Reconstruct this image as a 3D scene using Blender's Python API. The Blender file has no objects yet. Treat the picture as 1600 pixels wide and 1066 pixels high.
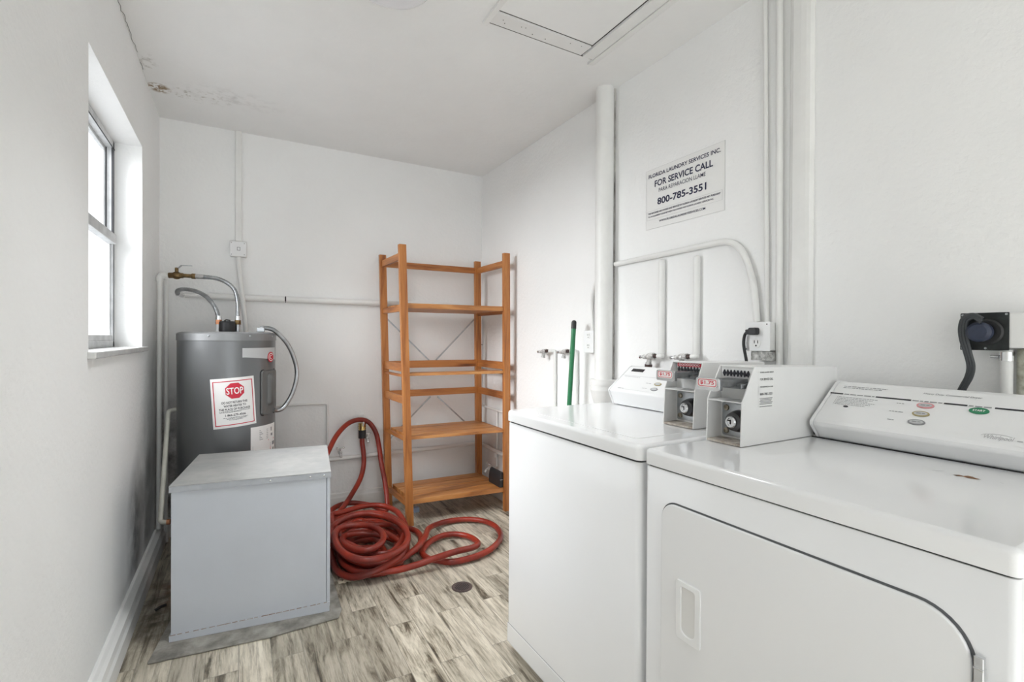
import bpy, bmesh, math, random
from mathutils import Vector, Matrix
random.seed(7)
PI = math.pi
SC = bpy.context.scene
COL = SC.collection

# ------------------------------------------------------------------ camera, world, light, exposure
cam_d = bpy.data.cameras.new('camera')
cam_d.sensor_width = 36.0
cam_d.lens = 759.6 / 1600 * 36.0
cam_d.clip_start = 0.02
cam = bpy.data.objects.new('camera', cam_d)
COL.objects.link(cam)
yaw, pitch, roll = 0.5111, -0.0056, 0.0052
fw = Vector((math.sin(yaw) * math.cos(pitch), math.cos(yaw) * math.cos(pitch), math.sin(pitch)))
r0 = Vector((math.cos(yaw), -math.sin(yaw), 0))
u0 = r0.cross(fw)
rt = r0 * math.cos(roll) + u0 * math.sin(roll)
up = -r0 * math.sin(roll) + u0 * math.cos(roll)
R = Matrix((rt, up, -fw)).transposed().to_4x4()
cam.matrix_world = Matrix.Translation((0, 0, 1.2)) @ R
SC.camera = cam

SC.view_settings.view_transform = 'Standard'
SC.view_settings.look = 'None'
SC.view_settings.gamma = 1
SC.view_settings.use_curve_mapping = False
SC.view_settings.exposure = 0.34
SC.cycles.use_denoising = True
SC.cycles.max_bounces = 10
SC.cycles.diffuse_bounces = 7
SC.cycles.glossy_bounces = 4
SC.cycles.transparent_max_bounces = 12
SC.cycles.sample_clamp_indirect = 8.0

world = bpy.data.worlds.new('overcast_sky')
SC.world = world
world.use_nodes = True
bg = world.node_tree.nodes['Background']
bg.inputs[0].default_value = (0.93, 0.97, 1.0, 1)
bg.inputs[1].default_value = 1.5


def area(name, loc, rot, sx, sy, energy=0.0, color=(1, 1, 1), portal=False, spread=PI):
    l = bpy.data.lights.new(name, 'AREA')
    l.shape = 'RECTANGLE'
    l.size, l.size_y = sx, sy
    l.energy = energy
    l.color = color
    l.spread = spread
    if portal:
        l.cycles.is_portal = True
    o = bpy.data.objects.new(name, l)
    COL.objects.link(o)
    o.location = loc
    o.rotation_euler = rot
    return o


# daylight through the window (left wall) and fill through an added, unseen doorway behind the camera
area('window_portal', (-0.60, 2.46, 1.64), (0, -PI / 2, 0), 0.98, 1.0, portal=True)
area('added_doorway_portal', (0.55, -2.36, 1.05), (PI / 2, 0, 0), 1.9, 2.1, portal=True)
area('window_daylight', (-3.2, 2.35, 3.1), (0, -math.radians(64), 0), 3.0, 3.2, energy=640, color=(0.965, 0.985, 1.0))
area('added_doorway_fill', (0.55, -2.45, 1.10), (PI / 2, 0, 0), 1.9, 2.0, energy=3, color=(0.98, 1.0, 1.0))
# sunlight added through that doorway to bounce fill off the floor behind the camera
sun_d = bpy.data.lights.new('bounce_sun', 'SUN')
sun_d.energy = 15.5
sun_d.angle = math.radians(3)
sun_d.color = (0.92, 0.985, 1.06)
sun_o = bpy.data.objects.new('bounce_sun', sun_d)
COL.objects.link(sun_o)
sun_o.rotation_euler = Vector((-0.12, 0.70, -0.70)).to_track_quat('-Z', 'Y').to_euler()
fill_d = bpy.data.lights.new('added_ceiling_fill', 'AREA')  # added fill light below the dome; the fixture itself is unlit
fill_d.shape = 'DISK'
fill_d.size = 0.30
fill_d.energy = 5.5
fill_d.spread = math.radians(105)
fill_d.color = (0.96, 0.99, 1.0)
fill_o = bpy.data.objects.new('added_ceiling_fill', fill_d)
COL.objects.link(fill_o)
fill_o.location = (0.47, 1.72, 2.496 - 0.085)

# ------------------------------------------------------------------ room dimensions (metres)
XL, XR, YB, YF, HC = -0.413, 1.70, 3.534, -2.2, 2.496


# ------------------------------------------------------------------ materials
def nodes(m):
    return m.node_tree.nodes, m.node_tree.links


def mat(name, col, rough=0.5, metal=0.0, var=0.0, vscale=6.0, bump=0.0, bscale=60.0, spec=0.5, coat=0.0, alt=None, stretch=None):
    m = bpy.data.materials.new(name)
    m.use_nodes = True
    N, L = nodes(m)
    b = N['Principled BSDF']
    b.inputs['Base Color'].default_value = (*col, 1)
    b.inputs['Roughness'].default_value = rough
    b.inputs['Metallic'].default_value = metal
    b.inputs['Specular IOR Level'].default_value = spec
    b.inputs['Coat Weight'].default_value = coat
    b.inputs['Coat Roughness'].default_value = 0.08
    tc = N.new('ShaderNodeTexCoord')
    mp = N.new('ShaderNodeMapping')
    L.new(tc.outputs['Object'], mp.inputs[0])
    if stretch:
        mp.inputs['Scale'].default_value = stretch
    if var or alt:
        n = N.new('ShaderNodeTexNoise')
        n.inputs['Scale'].default_value = vscale
        n.inputs['Detail'].default_value = 6
        n.inputs['Roughness'].default_value = 0.6
        L.new(mp.outputs[0], n.inputs['Vector'])
        r = N.new('ShaderNodeValToRGB')
        lo = alt if alt else tuple(c * (1 - var) for c in col)
        r.color_ramp.elements[0].position = 0.35
        r.color_ramp.elements[1].position = 0.65
        r.color_ramp.elements[0].color = (*lo, 1)
        r.color_ramp.elements[1].color = (*col, 1)
        L.new(n.outputs[0], r.inputs[0])
        L.new(r.outputs[0], b.inputs['Base Color'])
    if bump:
        n2 = N.new('ShaderNodeTexNoise')
        n2.inputs['Scale'].default_value = bscale
        n2.inputs['Detail'].default_value = 4
        L.new(mp.outputs[0], n2.inputs['Vector'])
        bp = N.new('ShaderNodeBump')
        bp.inputs['Strength'].default_value = bump
        bp.inputs['Distance'].default_value = 0.01
        L.new(n2.outputs[0], bp.inputs['Height'])
        L.new(bp.outputs[0], b.inputs['Normal'])
    return m


def math_node(N, L, op, a, b=None, clamp=False):
    n = N.new('ShaderNodeMath')
    n.operation = op
    n.use_clamp = clamp
    for i, x in enumerate((a, b)):
        if x is None:
            continue
        if isinstance(x, (int, float)):
            n.inputs[i].default_value = x
        else:
            L.new(x, n.inputs[i])
    return n.outputs[0]


def stain(m, centre, radius, col, nscale=9.0, cut=(0.45, 0.7), strength=1.0, edge=0.35):
    """a stain with a place and an uneven outline of its own, in object (= room) coordinates"""
    N, L = nodes(m)
    b = N['Principled BSDF']
    tc = N.new('ShaderNodeTexCoord')
    sub = N.new('ShaderNodeVectorMath')
    sub.operation = 'SUBTRACT'
    L.new(tc.outputs['Object'], sub.inputs[0])
    sub.inputs[1].default_value = centre
    dv = N.new('ShaderNodeVectorMath')
    dv.operation = 'DIVIDE'
    L.new(sub.outputs[0], dv.inputs[0])
    dv.inputs[1].default_value = radius
    ln = N.new('ShaderNodeVectorMath')
    ln.operation = 'LENGTH'
    L.new(dv.outputs[0], ln.inputs[0])
    fall = N.new('ShaderNodeMapRange')
    fall.inputs['From Min'].default_value = 1.0
    fall.inputs['From Max'].default_value = edge
    fall.clamp = True
    L.new(ln.outputs['Value'], fall.inputs['Value'])
    n = N.new('ShaderNodeTexNoise')
    n.inputs['Scale'].default_value = nscale
    n.inputs['Detail'].default_value = 8
    n.inputs['Roughness'].default_value = 0.65
    L.new(tc.outputs['Object'], n.inputs['Vector'])
    mr = N.new('ShaderNodeMapRange')
    mr.inputs['From Min'].default_value = cut[0]
    mr.inputs['From Max'].default_value = cut[1]
    mr.clamp = True
    L.new(n.outputs[0], mr.inputs['Value'])
    f = math_node(N, L, 'MULTIPLY', fall.outputs[0], mr.outputs[0])
    f = math_node(N, L, 'MULTIPLY', f, strength, clamp=True)
    mx = N.new('ShaderNodeMixRGB')
    L.new(f, mx.inputs[0])
    inp = b.inputs['Base Color']
    if inp.links:
        L.new(inp.links[0].from_socket, mx.inputs[1])
    else:
        mx.inputs[1].default_value = inp.default_value
    mx.inputs[2].default_value = (*col, 1)
    L.new(mx.outputs[0], inp)


WALLC = (0.86, 0.863, 0.86)
M = {}
M['wall'] = mat('painted_block_wall', WALLC, 0.55, var=0.025, vscale=2.2, bump=0.22, bscale=55)
M['wall_left'] = mat('painted_left_wall', WALLC, 0.55, var=0.03, vscale=2.2, bump=0.22, bscale=55)
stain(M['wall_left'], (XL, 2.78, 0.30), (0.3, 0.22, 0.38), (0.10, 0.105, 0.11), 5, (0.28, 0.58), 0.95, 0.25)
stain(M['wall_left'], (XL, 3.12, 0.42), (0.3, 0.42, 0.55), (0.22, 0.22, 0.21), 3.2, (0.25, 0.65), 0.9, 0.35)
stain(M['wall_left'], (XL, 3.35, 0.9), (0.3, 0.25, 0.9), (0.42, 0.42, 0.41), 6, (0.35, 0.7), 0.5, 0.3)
M['wall_back'] = mat('painted_back_wall', WALLC, 0.55, var=0.025, vscale=2.2, bump=0.22, bscale=55)
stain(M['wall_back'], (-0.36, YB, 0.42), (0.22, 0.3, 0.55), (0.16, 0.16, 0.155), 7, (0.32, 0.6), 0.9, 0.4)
M['ceil'] = mat('painted_ceiling', (0.84, 0.842, 0.84), 0.7, var=0.03, vscale=3, bump=0.18, bscale=30)
stain(M['ceil'], (-0.37, 3.12, HC), (0.06, 0.065, 0.2), (0.27, 0.185, 0.105), 40, (0.44, 0.52), 1.0, 0.55)
stain(M['ceil'], (-0.22, 3.12, HC), (0.24, 0.10, 0.2), (0.30, 0.27, 0.22), 30, (0.55, 0.66), 0.75, 0.2)
stain(M['ceil'], (-0.05, 3.06, HC), (0.30, 0.14, 0.2), (0.42, 0.41, 0.39), 16, (0.48, 0.72), 0.55, 0.2)
stain(M['ceil'], (-0.385, 2.86, HC), (0.05, 0.12, 0.2), (0.33, 0.31, 0.28), 26, (0.52, 0.66), 0.7, 0.2)
M['trim'] = mat('painted_trim', (0.80, 0.80, 0.79), 0.38, var=0.03, vscale=7, bump=0.08, bscale=35)
M['pipe'] = mat('painted_pipe', (0.80, 0.80, 0.785), 0.4, var=0.05, vscale=9, bump=0.1, bscale=45)
M['grime'] = mat('grimy_gap', (0.06, 0.055, 0.05), 0.85)
M['crack'] = mat('crack_line', (0.10, 0.09, 0.085), 0.9)
M['alu'] = mat('window_aluminium', (0.66, 0.67, 0.68), 0.5, metal=0.1, var=0.25, vscale=14)
M['alu_dark'] = mat('window_gasket', (0.05, 0.05, 0.055), 0.6)
M['sill'] = mat('marble_sill', (0.62, 0.62, 0.61), 0.25, var=0.2, vscale=10)
M['enamel'] = mat('white_enamel', (0.81, 0.815, 0.825), 0.16, coat=0.4, var=0.01, vscale=3)
M['enamel_dry'] = mat('white_enamel_worn', (0.80, 0.805, 0.815), 0.16, coat=0.4, var=0.01, vscale=3)
M['plastic_w'] = mat('white_plastic', (0.80, 0.805, 0.81), 0.35)
M['coinbox'] = mat('coin_box_paint', (0.79, 0.79, 0.785), 0.42, var=0.02, vscale=12)
M['dirty_w'] = mat('dirty_white_floor', (0.62, 0.58, 0.52), 0.6, alt=(0.25, 0.20, 0.16), vscale=30)
M['gap'] = mat('dark_gap', (0.02, 0.02, 0.022), 0.7)
M['seal'] = mat('door_seal', (0.10, 0.105, 0.11), 0.5)
M['chrome'] = mat('chrome', (0.75, 0.76, 0.77), 0.16, metal=1.0, var=0.12, vscale=25)
M['steel'] = mat('brushed_steel', (0.50, 0.52, 0.54), 0.3, metal=1.0, var=0.3, vscale=18)
M['bolt'] = mat('tarnished_bolt', (0.42, 0.38, 0.31), 0.35, metal=0.8, alt=(0.20, 0.17, 0.13), vscale=60)
M['slide_steel'] = mat('dark_slide_steel', (0.26, 0.27, 0.28), 0.3, metal=0.9, var=0.3, vscale=22)
M['valve_metal'] = mat('painted_over_metal', (0.78, 0.78, 0.77), 0.3, metal=0.25, alt=(0.30, 0.29, 0.28), vscale=70)
M['brass'] = mat('aged_brass', (0.30, 0.20, 0.09), 0.4, metal=0.9, alt=(0.10, 0.065, 0.035), vscale=35)
M['brass_new'] = mat('bright_brass', (0.70, 0.52, 0.22), 0.25, metal=1.0, var=0.2, vscale=30)
M['copper'] = mat('copper', (0.62, 0.28, 0.15), 0.35, metal=0.9, var=0.3, vscale=30)
M['iron'] = mat('dark_iron_nipple', (0.07, 0.045, 0.04), 0.6, metal=0.4)
M['black'] = mat('black_plastic', (0.018, 0.018, 0.02), 0.45, var=0.3, vscale=20)
M['black_box'] = mat('sooty_steel_plate', (0.030, 0.036, 0.036), 0.5, metal=0.3, alt=(0.008, 0.009, 0.009), vscale=22, bump=0.2, bscale=30)
M['cord'] = mat('grey_black_cord', (0.045, 0.05, 0.055), 0.45)
M['blueplug'] = mat('dark_blue_plug', (0.03, 0.04, 0.075), 0.5, var=0.3, vscale=30)
M['tank'] = mat('heater_grey_paint', (0.165, 0.17, 0.175), 0.30, metal=0.4, var=0.06, vscale=4)
M['tank_top'] = mat('heater_top_paint', (0.24, 0.245, 0.25), 0.36, metal=0.35, var=0.08, vscale=10)
M['tank_cover'] = mat('heater_cover_plastic', (0.13, 0.132, 0.13), 0.4)
M['badge'] = mat('heater_badge', (0.52, 0.53, 0.54), 0.4)
M['paper'] = mat('sticker_paper', (0.84, 0.83, 0.82), 0.5)
M['paper_cool'] = mat('sign_paper', (0.80, 0.80, 0.79), 0.45)
M['red'] = mat('print_red', (0.58, 0.018, 0.045), 0.5)
M['pink'] = mat('print_pink', (0.72, 0.30, 0.32), 0.5)
M['ink'] = mat('print_black', (0.02, 0.02, 0.028), 0.55)
M['navy'] = mat('print_navy', (0.018, 0.02, 0.06), 0.55)
M['greyink'] = mat('print_grey', (0.28, 0.28, 0.29), 0.55)
M['lightink'] = mat('print_light_grey', (0.46, 0.46, 0.47), 0.55)
M['white_ink'] = mat('print_white', (0.88, 0.88, 0.88), 0.5)
M['green_print'] = mat('print_green', (0.02, 0.22, 0.10), 0.45)
M['gold_print'] = mat('print_ochre', (0.40, 0.33, 0.16), 0.45)
M['lid_glass'] = mat('display_black', (0.02, 0.02, 0.022), 0.2)
M['boxblue'] = mat('blue_grey_paint', (0.52, 0.55, 0.60), 0.42, var=0.07, vscale=2.2, bump=0.04, bscale=30)
M['boxtop'] = mat('dusty_grey_top', (0.42, 0.42, 0.41), 0.6, alt=(0.34, 0.345, 0.345), vscale=9)
M['boxedge'] = mat('worn_grey_edge', (0.40, 0.42, 0.45), 0.45, var=0.12, vscale=22)
M['rust'] = mat('rust_seam', (0.44, 0.41, 0.39), 0.8, alt=(0.24, 0.15, 0.11), vscale=30)
M['mortar'] = mat('mortar_pad', (0.34, 0.325, 0.295), 0.85, alt=(0.15, 0.14, 0.125), vscale=12, bump=0.5, bscale=25)
M['hose'] = mat('red_rubber_hose', (0.34, 0.032, 0.014), 0.34, alt=(0.15, 0.018, 0.013), vscale=5, bump=0.15, bscale=120)
M['green'] = mat('green_handle', (0.02, 0.19, 0.075), 0.35, var=0.2, vscale=12)
M['blue_cap'] = mat('pale_blue_plastic', (0.40, 0.53, 0.72), 0.4)
M['scrap'] = mat('cream_scrap', (0.62, 0.54, 0.42), 0.8, var=0.2, vscale=40)
M['cream_pipe'] = mat('cream_pipe', (0.60, 0.59, 0.53), 0.4, var=0.15, vscale=15)
M['drain_metal'] = mat('drain_bronze', (0.16, 0.125, 0.12), 0.5, metal=0.6, var=0.3, vscale=30)
M['lamp_glass'] = mat('opal_glass', (0.72, 0.72, 0.75), 0.25)
M['lamp_glass'].node_tree.nodes['Principled BSDF'].inputs['Emission Color'].default_value = (0.95, 0.95, 1.0, 1)
M['lamp_glass'].node_tree.nodes['Principled BSDF'].inputs['Emission Strength'].default_value = 0.03  # faint added glow on the unlit shade
M['bristle'] = mat('broom_bristle', (0.10, 0.11, 0.10), 0.8)


def wood_mat(name, a, b, c):
    m = bpy.data.materials.new(name)
    m.use_nodes = True
    N, L = nodes(m)
    p = N['Principled BSDF']
    p.inputs['Roughness'].default_value = 0.42
    tc = N.new('ShaderNodeTexCoord')
    at = N.new('ShaderNodeAttribute')
    at.attribute_name = 'grain'
    n = N.new('ShaderNodeTexNoise')
    n.inputs['Scale'].default_value = 1.0
    n.inputs['Detail'].default_value = 7
    n.inputs['Roughness'].default_value = 0.62
    n.inputs['Distortion'].default_value = 0.6
    L.new(at.outputs['Vector'], n.inputs['Vector'])
    r = N.new('ShaderNodeValToRGB')
    e = r.color_ramp.elements
    e[0].position, e[1].position = 0.30, 0.72
    e[0].color, e[1].color = (*c, 1), (*a, 1)
    k = e.new(0.5)
    k.color = (*b, 1)
    L.new(n.outputs[0], r.inputs[0])
    v = N.new('ShaderNodeTexVoronoi')          # knots
    v.inputs['Scale'].default_value = 0.55
    L.new(at.outputs['Vector'], v.inputs['Vector'])
    kr = N.new('ShaderNodeMapRange')
    kr.inputs['From Min'].default_value = 0.14
    kr.inputs['From Max'].default_value = 0.02
    kr.clamp = True
    L.new(v.outputs['Distance'], kr.inputs['Value'])
    mx = N.new('ShaderNodeMixRGB')
    L.new(kr.outputs[0], mx.inputs[0])
    L.new(r.outputs[0], mx.inputs[1])
    mx.inputs[2].default_value = (0.10, 0.03, 0.012, 1)
    L.new(mx.outputs[0], p.inputs['Base Color'])
    return m


M['pine'] = wood_mat('orange_pine', (0.54, 0.235, 0.070), (0.42, 0.155, 0.038), (0.22, 0.062, 0.014))
M['pine_shelf'] = wood_mat('worn_pine_board', (0.62, 0.32, 0.115), (0.48, 0.20, 0.058), (0.22, 0.075, 0.022))


def floor_mat():
    m = bpy.data.materials.new('wood_look_tile')
    m.use_nodes = True
    N, L = nodes(m)
    p = N['Principled BSDF']
    p.inputs['Roughness'].default_value = 0.42
    tc = N.new('ShaderNodeTexCoord')
    mp = N.new('ShaderNodeMapping')
    mp.inputs['Rotation'].default_value = (0, 0, PI / 2)
    L.new(tc.outputs['Object'], mp.inputs[0])

    def brick(c1, c2, mortar):
        b = N.new('ShaderNodeTexBrick')
        b.offset = 0.37
        b.offset_frequency = 2
        b.inputs['Scale'].default_value = 1.0
        b.inputs['Brick Width'].default_value = 0.50
        b.inputs['Row Height'].default_value = 0.108
        b.inputs['Mortar Size'].default_value = 0.0011
        b.inputs['Mortar Smooth'].default_value = 0.1
        b.inputs['Bias'].default_value = 0.0
        b.inputs['Color1'].default_value = c1
        b.inputs['Color2'].default_value = c2
        b.inputs['Mortar'].default_value = mortar
        L.new(mp.outputs[0], b.inputs['Vector'])
        return b
    tone = brick((0, 0, 0, 1), (1, 1, 1, 1), (0.5, 0.5, 0.5, 1))
    # streaks along the plank, shifted from plank to plank
    cmb = N.new('ShaderNodeCombineXYZ')
    L.new(math_node(N, L, 'MULTIPLY', tone.outputs['Color'], 11.0), cmb.inputs[0])
    L.new(math_node(N, L, 'MULTIPLY', tone.outputs['Color'], 5.0), cmb.inputs[2])
    add = N.new('ShaderNodeVectorMath')
    add.operation = 'ADD'
    L.new(tc.outputs['Object'], add.inputs[0])
    L.new(cmb.outputs[0], add.inputs[1])
    m2 = N.new('ShaderNodeMapping')
    m2.inputs['Scale'].default_value = (20, 2.6, 1)
    L.new(add.outputs[0], m2.inputs[0])
    n1 = N.new('ShaderNodeTexNoise')
    n1.inputs['Scale'].default_value = 1.0
    n1.inputs['Detail'].default_value = 9
    n1.inputs['Roughness'].default_value = 0.68
    n1.inputs['Distortion'].default_value = 0.5
    L.new(m2.outputs[0], n1.inputs['Vector'])
    r1 = N.new('ShaderNodeValToRGB')
    e = r1.color_ramp.elements
    e[0].position, e[1].position = 0.32, 0.66
    e[0].color, e[1].color = (0.060, 0.050, 0.038, 1), (0.72, 0.68, 0.585, 1)
    for pos, c in ((0.39, (0.19, 0.165, 0.125)), (0.455, (0.45, 0.415, 0.34)), (0.54, (0.61, 0.565, 0.475))):
        k = e.new(pos)
        k.color = (*c, 1)
    L.new(n1.outputs[0], r1.inputs[0])
    # tone per plank
    tr = N.new('ShaderNodeValToRGB')
    tr.color_ramp.elements[0].color = (0.72, 0.70, 0.68, 1)
    tr.color_ramp.elements[1].color = (1.12, 1.10, 1.08, 1)
    L.new(tone.outputs['Color'], tr.inputs[0])
    mu = N.new('ShaderNodeMixRGB')
    mu.blend_type = 'MULTIPLY'
    mu.inputs[0].default_value = 1.0
    L.new(r1.outputs[0], mu.inputs[1])
    L.new(tr.outputs[0], mu.inputs[2])
    # fine dark grain lines and saw marks
    m3 = N.new('ShaderNodeMapping')
    m3.inputs['Scale'].default_value = (95, 5.5, 1)
    L.new(add.outputs[0], m3.inputs[0])
    n3 = N.new('ShaderNodeTexNoise')
    n3.inputs['Scale'].default_value = 1.0
    n3.inputs['Detail'].default_value = 5
    n3.inputs['Roughness'].default_value = 0.7
    L.new(m3.outputs[0], n3.inputs['Vector'])
    r3 = N.new('ShaderNodeValToRGB')
    r3.color_ramp.elements[0].position, r3.color_ramp.elements[1].position = 0.33, 0.52
    r3.color_ramp.elements[0].color = (0.30, 0.27, 0.23, 1)
    r3.color_ramp.elements[1].color = (1, 1, 1, 1)
    L.new(n3.outputs[0], r3.inputs[0])
    mg = N.new('ShaderNodeMixRGB')
    mg.blend_type = 'MULTIPLY'
    mg.inputs[0].default_value = 0.7
    L.new(mu.outputs[0], mg.inputs[1])
    L.new(r3.outputs[0], mg.inputs[2])
    mo = N.new('ShaderNodeMixRGB')
    L.new(tone.outputs['Fac'], mo.inputs[0])
    L.new(mg.outputs[0], mo.inputs[1])
    mo.inputs[2].default_value = (0.25, 0.23, 0.195, 1)
    L.new(mo.outputs[0], p.inputs['Base Color'])
    bp = N.new('ShaderNodeBump')
    bp.inputs['Strength'].default_value = 0.25
    bp.inputs['Distance'].default_value = 0.004
    inv = math_node(N, L, 'SUBTRACT', 1.0, tone.outputs['Fac'])
    L.new(inv, bp.inputs['Height'])
    L.new(bp.outputs[0], p.inputs['Normal'])
    return m


M['floor'] = floor_mat()
stain(M['floor'], (-0.31, 2.62, 0), (0.12, 0.55, 0.3), (0.075, 0.055, 0.035), 12, (0.30, 0.6), 0.9, 0.3)
stain(M['floor'], (-0.26, 2.75, 0), (0.09, 0.20, 0.3), (0.17, 0.075, 0.03), 16, (0.42, 0.6), 0.8, 0.3)


def glass_mat():
    m = bpy.data.materials.new('window_glass')
    m.use_nodes = True
    N, L = nodes(m)
    for n in list(N):
        N.remove(n)
    o = N.new('ShaderNodeOutputMaterial')
    t = N.new('ShaderNodeBsdfTransparent')
    g = N.new('ShaderNodeBsdfGlossy')
    g.inputs['Roughness'].default_value = 0.02
    x = N.new('ShaderNodeMixShader')
    x.inputs[0].default_value = 0.05
    L.new(t.outputs[0], x.inputs[1])
    L.new(g.outputs[0], x.inputs[2])
    L.new(x.outputs[0], o.inputs[0])
    return m


M['glass'] = glass_mat()


# ------------------------------------------------------------------ mesh helpers
def catmull(pts, sub=6, closed=False):
    P = [Vector(p) for p in pts]
    n = len(P)
    out = []
    rng = range(n) if closed else range(n - 1)
    for i in rng:
        if closed:
            a, b, c, d = P[i - 1], P[i], P[(i + 1) % n], P[(i + 2) % n]
        else:
            b, c = P[i], P[i + 1]
            a = P[i - 1] if i > 0 else b + (b - c)
            d = P[i + 2] if i + 2 < n else c + (c - b)
        for k in range(sub):
            t = k / sub
            out.append(0.5 * ((2 * b) + (c - a) * t + (2 * a - 5 * b + 4 * c - d) * t * t + (3 * b - a - 3 * c + d) * t ** 3))
    if not closed:
        out.append(P[-1].copy())
    return out


class MB:
    def __init__(s):
        s.v, s.f, s.m, s.s, s.g = [], [], [], [], []
        s.cur = 0
        s.goff = 0.0

    def add(s, vs, fs, smooth=False):
        o = len(s.v)
        s.v += [Vector(v) for v in vs]
        for f in fs:
            s.f.append([i + o for i in f])
            s.m.append(s.cur)
            s.s.append(smooth)
        return s

    def box(s, a, b):
        x0, y0, z0 = a
        x1, y1, z1 = b
        vs = [(x, y, z) for x in (x0, x1) for y in (y0, y1) for z in (z0, z1)]
        fs = [(0, 1, 3, 2), (4, 6, 7, 5), (0, 4, 5, 1), (2, 3, 7, 6), (0, 2, 6, 4), (1, 5, 7, 3)]
        return s.add(vs, fs)

    def bar(s, p0, p1, w, h, upv=(0, 0, 1)):
        """box beam from p0 to p1; w across, h along upv"""
        p0, p1, U = Vector(p0), Vector(p1), Vector(upv)
        d = (p1 - p0).normalized()
        a = d.cross(U).normalized()
        b = a.cross(d).normalized()
        vs = [p + a * (i * w / 2) + b * (j * h / 2) for p in (p0, p1) for i in (-1, 1) for j in (-1, 1)]
        fs = [(0, 1, 3, 2), (4, 6, 7, 5), (0, 4, 5, 1), (2, 3, 7, 6), (0, 2, 6, 4), (1, 5, 7, 3)]
        return s.add(vs, fs)

    def hexa(s, bottom, top):
        """eight-cornered block, four bottom corners (counter-clockwise) and four top"""
        vs = list(bottom) + list(top)
        fs = [(3, 2, 1, 0), (4, 5, 6, 7), (0, 1, 5, 4), (1, 2, 6, 5), (2, 3, 7, 6), (3, 0, 4, 7)]
        return s.add(vs, fs)

    def prism(s, poly, o, u, v, w):
        """polygon (in u, v from o) extruded by the vector w"""
        o, u, v, w = Vector(o), Vector(u), Vector(v), Vector(w)
        n = len(poly)
        vs = [o + u * p[0] + v * p[1] for p in poly]
        vs += [p + w for p in vs]
        flip = u.cross(v).dot(w) > 0
        f0 = list(range(n))
        f1 = [i + n for i in range(n)]
        fs = [f0[::-1] if flip else f0, f1 if flip else f1[::-1]]
        for i in range(n):
            j = (i + 1) % n
            q = (i, j, j + n, i + n)
            fs.append(q if flip else q[::-1])
        return s.add(vs, fs)

    def ring(s, outer, inner, o, u, v, w):
        """flat ring between two outlines of equal count, thickness w"""
        o, u, v, w = Vector(o), Vector(u), Vector(v), Vector(w)
        n = len(outer)
        vs = []
        for off in (Vector(), w):
            vs += [o + u * p[0] + v * p[1] + off for p in outer]
            vs += [o + u * p[0] + v * p[1] + off for p in inner]
        fs = []
        for i in range(n):
            j = (i + 1) % n
            fs += [(i, n + i, n + j, j), (2 * n + i, 2 * n + j, 3 * n + j, 3 * n + i),
                   (i, j, 2 * n + j, 2 * n + i), (n + i, 3 * n + i, 3 * n + j, n + j)]
        flip = u.cross(v).dot(w) < 0
        if flip:
            fs = [f[::-1] for f in fs]
        return s.add(vs, fs)

    def cyl(s, p0, p1, r, r1=None, n=24, caps=True, smooth=True):
        p0, p1 = Vector(p0), Vector(p1)
        r1 = r if r1 is None else r1
        d = (p1 - p0).normalized()
        a = d.orthogonal().normalized()
        b = d.cross(a)
        c = [(math.cos(2 * PI * i / n), math.sin(2 * PI * i / n)) for i in range(n)]
        A = [p0 + (a * x + b * y) * r for x, y in c]
        B = [p1 + (a * x + b * y) * r1 for x, y in c]
        s.add(A + B, [(i, (i + 1) % n, n + (i + 1) % n, n + i) for i in range(n)], smooth)
        if caps:
            s.add(A, [list(range(n))[::-1]])
            s.add(B, [list(range(n))])
        return s

    def tube(s, pts, r, n=12, sub=6, closed=False, caps=True, straight=False):
        C = [Vector(p) for p in pts] if straight else catmull(pts, sub, closed)
        m = len(C)
        T = []
        for i in range(m):
            if closed:
                t = C[(i + 1) % m] - C[i - 1]
            else:
                t = C[min(i + 1, m - 1)] - C[max(i - 1, 0)]
            T.append(t.normalized() if t.length > 1e-9 else Vector((0, 0, 1)))
        nrm = T[0].orthogonal().normalized()
        vs = []
        for i in range(m):
            nrm = nrm - T[i] * nrm.dot(T[i])
            nrm = nrm.normalized() if nrm.length > 1e-6 else T[i].orthogonal().normalized()
            b = T[i].cross(nrm)
            rr = r(i / (m - 1)) if callable(r) else r
            vs += [C[i] + (nrm * math.cos(2 * PI * k / n) + b * math.sin(2 * PI * k / n)) * rr for k in range(n)]
        fs = []
        for i in range(m if closed else m - 1):
            j = (i + 1) % m
            for k in range(n):
                l = (k + 1) % n
                fs.append((i * n + k, i * n + l, j * n + l, j * n + k))
        s.add(vs, fs, True)
        if caps and not closed:
            s.add(vs[:n], [list(range(n))[::-1]])
            s.add(vs[-n:], [list(range(n))])
        return s

    def pipe(s, pts, r, bend=0.04, n=14):
        """straight runs with rounded corners"""
        P = [Vector(p) for p in pts]
        out = [P[0]]
        for i in range(1, len(P) - 1):
            a, b, c = P[i - 1], P[i], P[i + 1]
            k = min(bend, (a - b).length * 0.49, (c - b).length * 0.49)
            p, q = b + (a - b).normalized() * k, b + (c - b).normalized() * k
            for t in (0, 0.2, 0.4, 0.6, 0.8, 1.0):
                out.append((1 - t) ** 2 * p + 2 * t * (1 - t) * b + t * t * q)
        out.append(P[-1])
        return s.tube(out, r, n, straight=True)

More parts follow.
